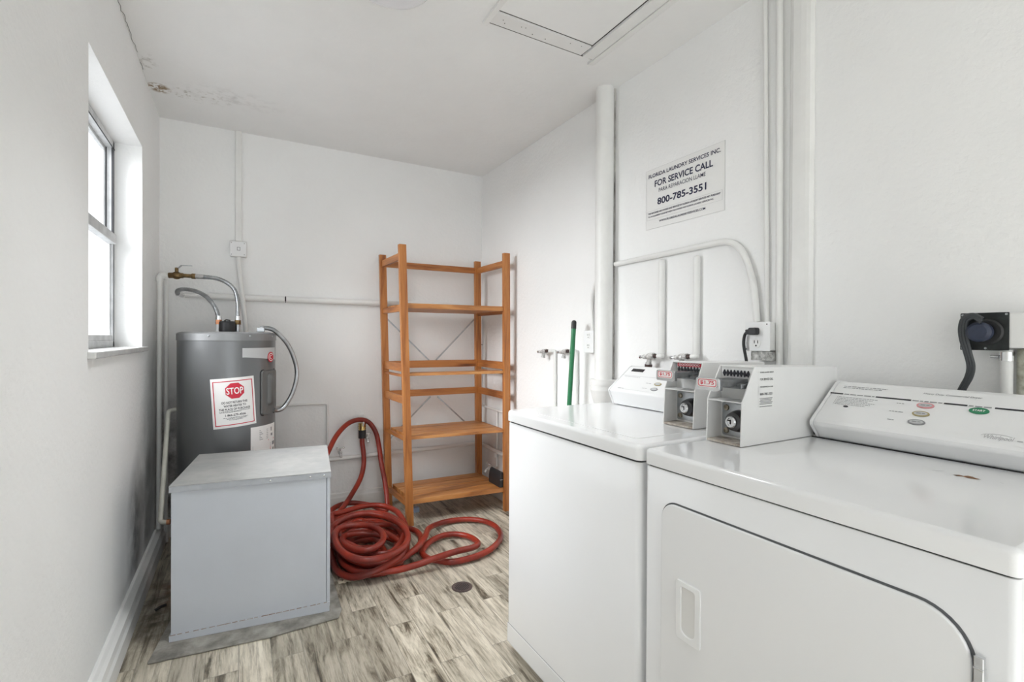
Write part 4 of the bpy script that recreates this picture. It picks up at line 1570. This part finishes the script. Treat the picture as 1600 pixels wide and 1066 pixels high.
S2 = [(0.476, 3.011, 0.130), (0.548, 3.092, 0.130), (0.684, 3.140, 0.130), (0.792, 3.134, 0.120), (0.860, 3.024, 0.110), (0.871, 2.895, 0.090), (0.857, 2.780, 0.060)]
S3 = [(0.456, 2.886, 0.120), (0.551, 2.947, 0.145), (0.657, 2.945, 0.150), (0.748, 2.857, 0.145), (0.799, 2.716, 0.140), (0.799, 2.570, 0.130), (0.745, 2.455, 0.125), (0.644, 2.371, 0.130), (0.542, 2.359, 0.135), (0.476, 2.409, 0.140), (0.436, 2.515, 0.150), (0.436, 2.651, 0.160), (0.473, 2.746, 0.165), (0.545, 2.758, 0.165), (0.638, 2.705, 0.160), (0.667, 2.585, 0.155), (0.629, 2.480, 0.150), (0.555, 2.446, 0.145), (0.498, 2.520, 0.135), (0.472, 2.635, 0.130), (0.500, 2.727, 0.125), (0.571, 2.745, 0.120), (0.643, 2.726, 0.110), (0.698, 2.717, 0.090), (0.752, 2.679, 0.075), (0.785, 2.644, 0.050)]
S5 = [(0.588, 2.397, 0.050), (0.684, 2.378, 0.045), (0.790, 2.375, 0.050), (0.878, 2.367, 0.066), (1.002, 2.388, 0.066), (1.131, 2.455, 0.035), (1.191, 2.508, 0.026), (1.196, 2.588, 0.025), (1.169, 2.657, 0.025), (1.108, 2.707, 0.025), (1.044, 2.710, 0.025), (0.968, 2.669, 0.026), (0.898, 2.596, 0.027), (0.871, 2.537, 0.027), (0.877, 2.473, 0.025), (0.915, 2.421, 0.024), (0.972, 2.373, 0.024), (1.044, 2.363, 0.024), (1.144, 2.376, 0.024), (1.248, 2.428, 0.024), (1.351, 2.532, 0.024), (1.397, 2.685, 0.024), (1.370, 2.809, 0.024), (1.294, 2.881, 0.024), (1.191, 2.912, 0.024), (1.090, 2.885, 0.030), (0.994, 2.786, 0.052), (0.918, 2.632, 0.074), (0.835, 2.511, 0.080), (0.750, 2.457, 0.065), (0.678, 2.437, 0.055)]
S4 = [(0.716, 2.433, 0.085), (0.638, 2.389, 0.075), (0.562, 2.380, 0.060), (0.493, 2.409, 0.042), (0.444, 2.479, 0.036), (0.424, 2.593, 0.034)]
S6 = [(0.871, 2.921, 0.030), (0.916, 2.897, 0.028), (0.942, 2.833, 0.025), (0.930, 2.735, 0.024), (0.867, 2.614, 0.024), (0.772, 2.564, 0.030), (0.657, 2.517, 0.040)]
ARCH = [(0.868, 3.250, 0.085), (0.872, 3.320, 0.204), (0.862, 3.380, 0.323), (0.858, 3.430, 0.429), (0.842, 3.460, 0.529), (0.794, 3.470, 0.604), (0.728, 3.470, 0.627), (0.651, 3.450, 0.610), (0.569, 3.380, 0.555), (0.501, 3.280, 0.480), (0.452, 3.180, 0.420), (0.415, 3.060, 0.352), (0.385, 2.93, 0.27)]
path = (DROP + FILL + [(0.50, 3.00, 0.125)][:0] + S2 + [(0.80, 2.65, 0.05), (0.66, 2.52, 0.06), (0.52, 2.55, 0.08), (0.452, 2.72, 0.10)] + S3
        + [(0.79, 2.72, 0.035), (0.73, 2.84, 0.04), (0.60, 2.88, 0.05), (0.49, 2.76, 0.05), (0.465, 2.60, 0.04), (0.51, 2.46, 0.04)] + S5
        + [(0.56, 2.46, 0.07), (0.475, 2.57, 0.085), (0.455, 2.75, 0.09), (0.52, 2.92, 0.09), (0.66, 2.99, 0.08), (0.80, 2.97, 0.05)] + S6
        + [(0.54, 2.56, 0.07), (0.48, 2.70, 0.09), (0.55, 2.83, 0.10), (0.68, 2.80, 0.10), (0.75, 2.66, 0.09), (0.76, 2.52, 0.09)] + S4
        + [(0.436, 2.82, 0.05), (0.46, 3.08, 0.07)] + S1 + ARCH)
t = thing('rubber_hose', 'long red rubber hose coiled on the floor beside the shelving', 'hose', (0.65, 2.75, 0))
b = MB()
b.tube(path, 0.0165, 14, sub=6)
b.build('hose', M['hose'], t)
b = MB()
b.cyl((0.752, 3.4795, 0.495), (0.752, 3.481, 0.552), 0.0255)
b.build('sleeve', M['black'], t)
b = MB()
b.cyl((0.752, 3.481, 0.552), (0.752, 3.481, 0.600), 0.0245, n=12)
for z in (0.560, 0.575, 0.592):
    b.cyl((0.752, 3.481, z), (0.752, 3.481, z + 0.004), 0.0265, n=24)
b.build('coupling', M['brass_new'], t)
b = MB()
b.box((0.735, YB - 0.010, 0.56), (0.772, YB - 0.0005, 0.655))
b.tube([(0.753, YB - 0.012, 0.585), (0.753, YB - 0.06, 0.578), (0.753, YB - 0.085, 0.595), (0.753, YB - 0.090, 0.612)], 0.006)
single(b, 'hose_hook', M['pipe'], 'white hook on the back wall holding up the red hose', 'hook', (0.753, YB, 0.56))

# ------------------------------------------------------------------ small things on the floor
t = thing('floor_drain', 'round slotted metal drain in the floor', 'drain', (0.937, 2.15, 0))
b = MB()
b.lathe((0.937, 2.15, 0), [(0.0, 0.0006), (0.050, 0.0006), (0.050, 0.003), (0.043, 0.0045), (0.040, 0.003), (0.0, 0.003)], n=40)
b.build('rim', M['drain_metal'], t)
b = MB()
for k in range(-4, 5):
    hw = math.sqrt(max(0.0, 0.034 ** 2 - (k * 0.0078) ** 2))
    b.box((0.937 + k * 0.0078 - 0.0018, 2.15 - hw, 0.0029), (0.937 + k * 0.0078 + 0.0018, 2.15 + hw, 0.0034))
b.build('slots', M['gap'], t)
b = MB()
vs, fs = [], []
for i in range(7):
    for j in range(5):
        vs.append(Vector((0.425 + 0.075 * i / 6 + random.uniform(-.005, .005), 2.455 + 0.05 * j / 4 + random.uniform(-.005, .005), 0.002 + random.uniform(0, 0.016))))
for i in range(6):
    for j in range(4):
        fs.append((i * 5 + j, (i + 1) * 5 + j, (i + 1) * 5 + j + 1, i * 5 + j + 1))
b.add(vs, fs)
o = b.build('paper_scrap', M['scrap'], origin=(0.43, 2.48, 0), fixn=False)
md = o.modifiers.new('thickness', 'SOLIDIFY')
md.thickness = 0.0012
tag(o, 'crumpled cream paper scrap on the floor by the cabinet corner', 'paper scrap')
b = MB()
b.tube([(-0.318, 2.60, 0.006), (-0.300, 2.61, 0.011), (-0.282, 2.625, 0.009)], 0.006)
single(b, 'debris', M['black'], 'small dark bit of debris between baseboard and cabinet', 'debris', (-0.3, 2.61, 0))

t = thing('broom', 'broom with green handle leaning on the right wall behind the washer', 'broom', (1.60, 2.17, 0))
b = MB()
b.cyl((1.565, 2.215, 0.10), (1.611, 2.174, 1.285), 0.0130, n=20)
b.build('handle', M['green'], t)
b = MB()
b.cyl((1.6098, 2.1751, 1.255), (1.611, 2.174, 1.288), 0.0142, n=20)
b.sphere((1.611, 2.174, 1.288), 0.0142)
b.build('end_cap', M['black'], t)
b = MB()
b.hexa([(1.535, 2.10, 0.085), (1.595, 2.10, 0.085), (1.595, 2.34, 0.085), (1.535, 2.34, 0.085)], [(1.545, 2.13, 0.125), (1.585, 2.13, 0.125), (1.585, 2.31, 0.125), (1.545, 2.31, 0.125)])
b.build('head', M['black'], t, bevel=0.004)
b = MB()
for k in range(34):
    for j in range(4):
        x, y = 1.542 + 0.015 * j, 2.106 + 0.0068 * k
        b.cyl((x, y, 0.088), (x + (x - 1.565) * 0.15, y + (y - 2.22) * 0.1, 0.001), 0.003, n=5)
o = b.build('bristles', M['bristle'], t)
o['kind'] = 'stuff'

# ------------------------------------------------------------------ washing machine
def slab(mb, x0, y0, x1, y1, z0, z1, rc, rt, n=5):
    """block with round vertical corners rc and a rounded top edge rt"""
    def loop(ins, z):
        return [Vector((x, y, z)) for x, y in rrect(x0 + ins, y0 + ins, x1 - ins, y1 - ins, max(rc - ins, 0.0005), 6)]
    L_ = [loop(0, z0), loop(0, z1 - rt)]
    for k in range(1, n + 1):
        a = 0.5 * PI * k / n
        L_.append(loop(rt * (1 - math.cos(a)), z1 - rt + rt * math.sin(a)))
    m = len(L_[0])
    vs = [v for l in L_ for v in l]
    fs = [(i * m + k, i * m + (k + 1) % m, (i + 1) * m + (k + 1) % m, (i + 1) * m + k) for i in range(len(L_) - 1) for k in range(m)]
    mb.add(vs, fs, True)
    mb.add(L_[0], [list(range(m))[::-1]])
    mb.add(L_[-1], [list(range(m))])


FX = 0.902
SL = (0, -1, 0)


def console(t, prof, y0, y1, cap=0.010):
    """sloped control panel along Y between end caps; prof in (x, z)"""
    b = MB()
    b.prism(prof, (0, y0 + cap, 0), (1, 0, 0), (0, 0, 1), (0, y1 - y0 - 2 * cap, 0))
    c = b.build('control_panel', M['plastic_w'], t, bevel=0.004)
    cx = sum(p[0] for p in prof) / len(prof)
    cz = sum(p[1] for p in prof) / len(prof)
    for ya in (y0, y1 - cap + 0.0005):
        b = MB()
        pr = [(x + (x - cx) * 0.022, z + (z - cz) * 0.022 if z > 0.93 else z) for x, z in prof]
        b.prism(pr, (0, ya, 0), (1, 0, 0), (0, 0, 1), (0, cap - 0.0005, 0))
        b.build('end_cap', M['plastic_w'], c, bevel=0.004)
    return c


def coin_box(t, x0, x1, xm, y0, y1, zb, zm, zt, ztb, xt, label_side, sl_x, sl_z, topred):
    """coin meter: open-fronted steel case; front faces -X. x0 front bottom, xm front at mid shelf, xt front top, x1 back"""
    b = MB()
    th = 0.004
    side = [(x0, zb), (x1 - 0.13, zb), (x1, zb + 0.02), (x1, ztb), (xt, zt), (xm, zm)]
    for ya in (y0, y1 - th):
        b.prism(side, (0, ya, 0), (1, 0, 0), (0, 0, 1), (0, th, 0))
    b.prism([(xt, zt), (x1, ztb), (x1, ztb - th), (xt, zt - th)], (0, y0 + th, 0), (1, 0, 0), (0, 0, 1), (0, y1 - y0 - 2 * th, 0))     # roof
    b.box((x1 - th, y0 + th, zb + 0.02), (x1, y1 - th, ztb - th))
    xr = x0 + 0.058
    b.box((xr, y0 + th, zb + 0.006), (xr + th, y1 - th, zt - th))                                                             # inner back plate
    b.box((xm - 0.001, y0 + th, zm - 0.004), (xr, y1 - th, zm))                                                               # middle shelf
    c = b.build('coin_box', M['coinbox'], t, bevel=0.0012)
    b = MB()
    b.box((x0, y0 + th, zb), (xr, y1 - th, zb + 0.006))
    b.build('coin_tray_floor', M['dirty_w'], c)
    # lock plate, screws, lock
    yc = (y0 + y1) / 2
    b = MB()
    zl0, zl1 = zb + 0.012, zm - 0.012
    b.prism(rrect(-(y1 - y0) / 2 + 0.010, zl0, (y1 - y0) / 2 - 0.008, zl1, 0.006), (xr - 0.0004, yc, 0), (0, -1, 0), (0, 0, 1), (-0.003, 0, 0))
    b.build('lock_plate', M['steel'], c, bevel=0.001)
    for z in (zl0 + 0.014, zl1 - 0.014):
        b = MB()
        b.lathe((xr - 0.0034, y1 - 0.024, z), [(0.0085, 0), (0.0075, 0.004), (0.003, 0.005), (0.003, 0.003), (0, 0.003)], (-1, 0, 0), n=16)
        b.build('bolt', M['bolt'], c)
    zc = (zl0 + zl1) / 2
    b = MB()
    b.lathe((xr - 0.0034, yc - 0.012, zc), [(0.030, 0), (0.029, 0.012), (0.024, 0.030), (0.017, 0.034), (0, 0.034)], (-1, 0, 0), n=28)
    b.build('lock_housing', mat('lock_housing', (0.10, 0.10, 0.105), 0.3, metal=0.8, var=0.4, vscale=15), c)
    b = MB()
    b.lathe((xr - 0.0374, yc - 0.012, zc), [(0.0155, 0), (0.0160, 0.006), (0.0135, 0.009), (0.0105, 0.009), (0.009, 0.0065), (0, 0.0065)], (-1, 0, 0), n=28)
    b.build('lock_cylinder', M['chrome'], c)
    b = MB()
    b.box((xr - 0.0446, yc - 0.0135, zc - 0.006), (xr - 0.0437, yc - 0.0105, zc + 0.006))
    b.box((xr - 0.0446, yc - 0.0135, zc + 0.002), (xr - 0.0437, yc - 0.004, zc + 0.005))
    b.build('keyhole', M['gap'], c)
    # chute: white plate with coin teeth
    b = MB()
    b.box((xr - 0.003, y0 + 0.006, sl_z + 0.012), (xr - 0.0004, y1 - 0.008, zt - 0.008))
    b.build('coin_plate', M['plastic_w'], c)
    b = MB()
    for k in range(8):
        y = y0 + 0.018 + (y1 - y0 - 0.036) * k / 7
        b.prism([(-0.0042, 0), (0, 0.009), (0.0042, 0), (0, -0.009)], (xr - 0.0032, y, sl_z + (0.012 if topred else 0.021)), (0, -1, 0), (0, 0, 1), (-0.004, 0, 0))
    b.build('coin_teeth', M['ink'], c)
    if topred:
        pp = plane_place((xr - 0.0034, yc, sl_z + 0.0205), SL, (0, 0, 1), 0.0006)
        b = MB()
        poly_on(b, rrect(-0.050, 0, 0.044, 0.0125, 0.004), pp)
        b.build('red_label', M['red'], c, fixn=False)
        b = MB()
        letter(b, '00000000', -0.044, 0.038, 0.0022, 0.0104, plane_place((xr - 0.0034, yc, sl_z + 0.0205), SL, (0, 0, 1), 0.0014), 0.0)
        b.build('label_rings', M['white_ink'], c, fixn=False)
    else:
        for y, z in ((y1 - 0.025, zt - 0.018), (yc, zt - 0.020), (y0 + 0.024, zt - 0.024)):
            b = MB()
            b.lathe((xr - 0.0032, y, z), [(0.0028, 0), (0.0022, 0.001), (0, 0.0012)], (-1, 0, 0), n=10)
            b.build('screw', M['gap'], c)
    # slide: steel tray reaching out of the case with the price plate on its end
    ys0, ys1 = yc - 0.038, yc + 0.034
    b = MB()
    b.box((sl_x + 0.012, ys0 + 0.006, sl_z - 0.010), (xr, ys1 - 0.004, sl_z + 0.008))
    b.box((sl_x + 0.075, ys0 - 0.008, sl_z - 0.016), (xr, ys1 + 0.004, sl_z - 0.002))
    b.box((sl_x + 0.004, ys0, sl_z - 0.018), (sl_x + 0.014, ys1, sl_z + 0.013))
    b.build('coin_slide', M['slide_steel'], c, bevel=0.002)
    b = MB()
    pp = lambda l: plane_place((sl_x + 0.004, yc - 0.002, sl_z - 0.0025), SL, (0, 0, 1), l)
    b.prism(rrect(-0.036, -0.017, 0.036, 0.016, 0.006), (sl_x + 0.0038, yc - 0.002, sl_z - 0.0025), SL, (0, 0, 1), (-0.004, 0, 0))
    b.build('slide_grip', M['chrome'], c, bevel=0.001)
    q = lambda l: plane_place((sl_x - 0.0003, yc - 0.002, sl_z), SL, (0, 0, 1), l)
    b = MB()
    poly_on(b, rrect(-0.030, -0.0105, 0.030, 0.0115, 0.007), q(0.0004))
    b.build('price_plate', M['paper'], c, fixn=False)
    b = MB()
    o_, i_ = rrect(-0.028, -0.0088, 0.028, 0.0098, 0.006), rrect(-0.0262, -0.0072, 0.0262, 0.0082, 0.005)
    n = len(o_)
    b.add([q(0.0010)(*p) for p in o_] + [q(0.0010)(*p) for p in i_], [(i, (i + 1) % n, n + (i + 1) % n, n + i) for i in range(n)])
    letter(b, '$1.75', -0.021, 0.021, -0.0048, 0.0062, q(0.0010), 0.02)
    b.build('price_lettering', M['red'], c, fixn=False)
    if label_side:
        lx, lz = xt + 0.014, zb + 0.090
        q = lambda l: plane_place((lx, y0, lz), (1, 0, 0), (0, 0, 1), l)
        b = MB()
        rect_on(b, 0, 0, 0.066, 0.108, q(0.0006))
        b.build('service_label', M['paper_cool'], c, fixn=False)
        b = MB()
        for s_, x0_, x1_, za, zb_, bo in (('FLORIDA LAUNDRY SERVICE', .006, .064, .098, .1015, .02), ('FOR SERVICE CALL', .006, .062, .0785, .0845, .01), ('PARA REPARACION LLAME', .006, .062, .0595, .063, .02), ('800-785-3551', .006, .060, .039, .0455, .01)):
            letter(b, s_, x0_, x1_, za, zb_, q(0.0012), bo)
        for k in range(5):
            rect_on(b, .004 + .003 * (k % 2), .030 - k * .0036, .060 - .003 * (k % 3), .0312 - k * .0036, q(0.0012))
        rect_on(b, .004, .0085, .058, .0098, q(0.0012))
        b.build('label_print', M['ink'], c, fixn=False)
    return c


WY0_, WY1_ = 0.930, 1.648
t = thing('washing_machine', 'white top-loading coin washer between the dryer and the shelving', 'washing machine', (1.22, (WY0_ + WY1_) / 2, 0))
b = MB()
slab(b, FX + 0.004, WY0_ + 0.006, 1.555, WY1_ - 0.004, 0.030, 0.8768, 0.016, 0.001, 1)
b.build('cabinet', M['enamel'], t)
b = MB()
slab(b, FX + 0.008, WY0_ + 0.012, 1.550, WY1_ - 0.010, 0.8755, 0.8845, 0.014, 0.001, 1)
b.build('gap', M['gap'], t)
b = MB()
slab(b, FX, WY0_, 1.560, WY1_, 0.8834, 0.924, 0.018, 0.012)
b.build('top_panel', M['enamel'], t)
b = MB()
b.prism(rrect(0.955, 1.00, 1.345, 1.61, 0.02), (0, 0, 0.9236), (1, 0, 0), (0, 1, 0), (0, 0, 0.0014))
b.build('lid', M['enamel'], t)
b = MB()
b.box((FX + 0.0015, WY0_ + 0.010, 0.034), (FX + 0.006, WY1_ - 0.010, 0.1045))
b.build('toe_panel', M['enamel'], t, bevel=0.003)
b = MB()
b.box((FX + 0.0030, WY0_ + 0.012, 0.1040), (FX + 0.0046, WY1_ - 0.012, 0.1062))
b.build('toe_gap', M['greyink'], t)
for x in (FX + 0.06, 1.49):
    for y in (WY0_ + 0.06, WY1_ - 0.06):
        b = MB()
        b.cyl((x, y, 0), (x, y, 0.012), 0.022)
        b.cyl((x, y, 0.012), (x, y, 0.032), 0.008)
        b.build('foot', M['gap'], t)
PW = [(1.381, 0.9265), (1.356, 0.985), (1.362, 0.993), (1.470, 1.078), (1.482, 1.083), (1.550, 1.078), (1.550, 0.9265)]
c = console(t, PW, 1.145, 1.590)
d = Vector((1.470 - 1.362, 0, 1.078 - 0.993)).normalized()
q = plane_place((1.362, 1.580, 0.993), SL, d, 0.0007)
b = MB()
rect_on(b, 0.028, 0.112, 0.098, 0.130, q)
b.build('display_window', M['lid_glass'], c, fixn=False)
b = MB()
rect_on(b, 0.0, 0.0850, 0.425, 0.0862, q)
dashes(b, 0.020, 0.110, 0.078, 0.081, q, 51)
dashes(b, 0.040, 0.072, 0.005, 0.011, q, 52)
rect_on(b, 0.070, 0.0050, 0.215, 0.0058, q)
for k, y in enumerate((0.052, 0.0225)):
    dashes(b, 0.165, 0.192, y - 0.002, y + 0.002, q, 53 + k)
b.build('lettering', M['lightink'], c, fixn=False)
for x, y, m_, nm in ((0.2265, 0.052, 'gold_print', 'upper_button'), (0.2296, 0.0225, 'greyink', 'lower_button')):
    b = MB()
    b.cur = 0
    b.prism(ellipse(x, y, 0.0175, 0.0085), q(0, 0), SL, d, Vector(SL).cross(d) * 0.0016)
    b.cur = 1
    qq = plane_place(q(0, 0) + Vector(SL).cross(d) * 0.0016, SL, d, 0.0005)
    b.add([qq(*p) for p in ellipse(x, y, 0.014, 0.006)], [list(range(28))])
    b.build(nm, [M[m_], M['badge']], c)
coin_box(t, 1.200, 1.545, 1.206, 1.014, 1.136, 0.9265, 1.042, 1.128, 1.124, 1.242, False, 1.142, 1.091, True)

# ------------------------------------------------------------------ dryer
DY0, DY1 = 0.228, 0.916
t = thing('clothes_dryer', 'white front-loading coin dryer in the right foreground', 'dryer', (1.24, (DY0 + DY1) / 2, 0))
b = MB()
slab(b, FX + 0.002, DY0 + 0.003, 1.585, DY1 - 0.003, 0.030, 0.8800, 0.012, 0.001, 1)
b.build('cabinet', M['enamel_dry'], t)
b = MB()
slab(b, FX + 0.006, DY0 + 0.008, 1.580, DY1 - 0.008, 0.879, 0.8850, 0.010, 0.001, 1)
b.build('gap', M['gap'], t)
b = MB()
slab(b, FX, DY0, 1.590, DY1, 0.8838, 0.922, 0.014, 0.010)
b.build('top_panel', M['enamel_dry'], t)
b = MB()
b.box((1.4335, DY0 + 0.01, 0.9218), (1.440, 0.795, 0.9235))
b.build('console_gap', M['gap'], t)
b = MB()
q = plane_place((1.288, 0.413, 0.9222), SL, (1, 0, 0), 0.0003)
rp = [(x_, y_ * 2.1) for x_, y_ in ((-.016, .0), (-.010, .005), (-.002, .004), (.002, .009), (.010, .008), (.018, .004), (.026, .003), (.020, -.001), (.008, -.002), (.0, .001), (-.008, -.003))]
poly_on(b, rp, q)
b.build('rust_spot', mat('rust_chip', (0.30, 0.13, 0.05), 0.8, alt=(0.06, 0.04, 0.03), vscale=90), t, fixn=False)
b = MB()
for (x, y, l, w_, an) in ((0.105, -0.005, .020, .0035, .1), (-0.045, 0.012, .026, .003, .9), (0.055, 0.01, .006, .002, 0)):
    ca, sa = math.cos(an), math.sin(an)
    poly_on(b, [(x + ca * i - sa * j, y + sa * i + ca * j) for i, j in ((-l / 2, -w_ / 2), (l / 2, -w_ / 3), (l / 2, w_ / 2), (-l / 3, w_ / 2))], q)
b.build('scratch', M['greyink'], t, fixn=False)
# door in its dark seal
Dz0, Dz1, Dy0, Dy1 = 0.17, 0.811, 0.272, 0.855
b = MB()
fr = (FX + 0.0018, 0, 0)
o_, i_ = rrect(-Dy1, Dz0, -Dy0, Dz1, (0.045, 0.07, 0.07, 0.045), 10), rrect(-Dy1 + 0.006, Dz0 + 0.006, -Dy0 - 0.006, Dz1 - 0.006, (0.04, 0.065, 0.065, 0.04), 10)
b.ring(o_, i_, fr, SL, (0, 0, 1), (-0.0012, 0, 0))
b.build('door_seal', M['seal'], t)
b = MB()
b.prism(rrect(-Dy1 + 0.0030, Dz0 + 0.0035, -Dy0 - 0.0040, Dz1 - 0.0035, (0.042, 0.067, 0.067, 0.042), 10), fr, SL, (0, 0, 1), (-0.0075, 0, 0))
dr = b.build('door', M['enamel_dry'], t, bevel=0.003, seg=3)
hx = FX - 0.0057
b = MB()
o_, i_ = rrect(-0.801, 0.505, -0.733, 0.640, 0.006), rrect(-0.787, 0.519, -0.747, 0.628, (0.016, 0.016, 0.006, 0.006))
b.ring(o_, i_, (hx + 0.0005, 0, 0), SL, (0, 0, 1), (-0.0045, 0, 0))
hd = b.build('door_handle', M['plastic_w'], dr, bevel=0.0012)
b = MB()
poly_on(b, rrect(-0.788, 0.518, -0.746, 0.629, 0.012), plane_place((hx, 0, 0), SL, (0, 0, 1), 0.0008))
b.build('handle_recess', mat('handle_recess', (0.70, 0.695, 0.68), 0.4), dr, fixn=False)
b = MB()
b.box((FX - 0.010, 0.262, 0.62), (FX - 0.0005, 0.273, 0.762))
for z in (0.70, 0.722, 0.744):
    b.box((FX - 0.0112, 0.2615, z), (FX - 0.0005, 0.2735, z + 0.003))
b.build('hinge', M['chrome'], t, bevel=0.001)
for x in (FX + 0.06, 1.52):
    for y in (DY0 + 0.06, DY1 - 0.06):
        b = MB()
        b.cyl((x, y, 0), (x, y, 0.012), 0.022)
        b.cyl((x, y, 0.012), (x, y, 0.032), 0.008)
        b.build('foot', M['gap'], t)
PD = [(1.438, 0.9235), (1.404, 0.962), (1.404, 0.972), (1.410, 0.980), (1.532, 1.074), (1.545, 1.078), (1.588, 1.074), (1.588, 0.9235)]
c = console(t, PD, DY0, 0.785)
d = Vector((1.532 - 1.410, 0, 1.074 - 0.980)).normalized()
q = plane_place((1.410, 0.775, 0.980), SL, d, 0.0007)
b = MB()
dashes(b, 0.022, 0.130, 0.1400, 0.1435, q, 11)
dashes(b, 0.022, 0.118, 0.1340, 0.1375, q, 12)
letter(b, 'Heavy Duty Commercial Dryer', 0.209, 0.322, 0.1345, 0.1415, q, 0.02, 0.2)
for k in range(6):
    dashes(b, 0.026, 0.122 - 0.010 * (k % 3), 0.0950 - k * 0.0058, 0.0975 - k * 0.0058, q, 20 + k)
rect_on(b, 0.0225, 0.064, 0.0232, 0.099, q)
dashes(b, 0.166, 0.182, 0.0920, 0.0950, q, 31)
dashes(b, 0.160, 0.190, 0.0610, 0.0640, q, 32)
dashes(b, 0.166, 0.180, 0.0305, 0.0335, q, 33)
b.build('lettering', M['greyink'], c, fixn=False)
b = MB()
for x0, x1 in ((-0.002, 0.032), (0.113, 0.192), (0.2585, 0.302), (0.350, 0.548)):
    rect_on(b, x0, 0.1065, x1, 0.1115, q)
b.build('stripe', M['ink'], c, fixn=False)
b = MB()
for x0, x1 in ((0.035, 0.110), (0.195, 0.255), (0.305, 0.347)):
    dashes(b, x0, x1, 0.1065, 0.1115, q, int(x0 * 1000))
b.build('stripe_lettering', M['greyink'], c, fixn=False)
b = MB()
letter(b, 'Whirlpool', 0.353, 0.401, 0.008, 0.024, q, 0.006, 0.25)
pts = [q(0.374 + 0.026 * math.cos(a), 0.019 + 0.008 * math.sin(a)) for a in [k * 0.2 + 0.5 for k in range(14)]]
b.tube(pts, 0.0004, 5, sub=2)
dashes(b, 0.406, 0.440, 0.013, 0.017, q, 41)
b.build('brand_lettering', M['lightink'], c, fixn=False)
nn = Vector(SL).cross(d)
for x, y, rx, ry, m_, s_, nm in ((0.2263, 0.0935, 0.0178, 0.0095, 'pink', 'HIGH', 'high_button'), (0.2263, 0.0630, 0.0176, 0.0092, 'gold_print', 'MED', 'medium_button'), (0.2267, 0.0328, 0.0176, 0.0090, 'greyink', 'LOW', 'low_button'), (0.3266, 0.0940, 0.0178, 0.0100, 'green_print', 'START', 'start_button')):
    b = MB()
    b.cur = 0
    b.prism(ellipse(x, y, rx, ry), q(0, 0), SL, d, nn * 0.0018)
    qq = plane_place(q(0, 0) + nn * 0.0018, SL, d, 0.0005)
    if nm != 'start_button':
        b.cur = 1
        b.add([qq(*p) for p in ellipse(x, y, rx * 0.80, ry * 0.70)], [list(range(28))])
        b.cur = 2
        dashes(b, x - rx * .5, x + rx * .5, y - 0.002, y + 0.002, plane_place(q(0, 0) + nn * 0.0023, SL, d, 0.0005), int(x * 1000))
    else:
        b.cur = 1
        letter(b, s_, x - rx * .62, x + rx * .62, y - 0.003, y + 0.003, qq, 0.02)
    b.build(nm, [M[m_], M['badge'] if nm != 'start_button' else M['white_ink'], M['greyink']], c, fixn=False)
b = MB()
b.prism(ellipse(0.058, 0.0595, 0.0062, 0.0032), q(0, 0), SL, d, nn * 0.001)
b.build('indicator', M['ink'], c)
b = MB()
b.lathe((1.432, 0.7855, 0.935), [(0.005, 0), (0.004, 0.0012), (0, 0.0014)], (0, 1, 0), n=12)
b.build('end_screw', M['gap'], c)
coin_box(t, 1.121, 1.570, 1.125, 0.797, 0.905, 0.9235, 1.038, 1.128, 1.120, 1.176, True, 1.056, 1.087, False)
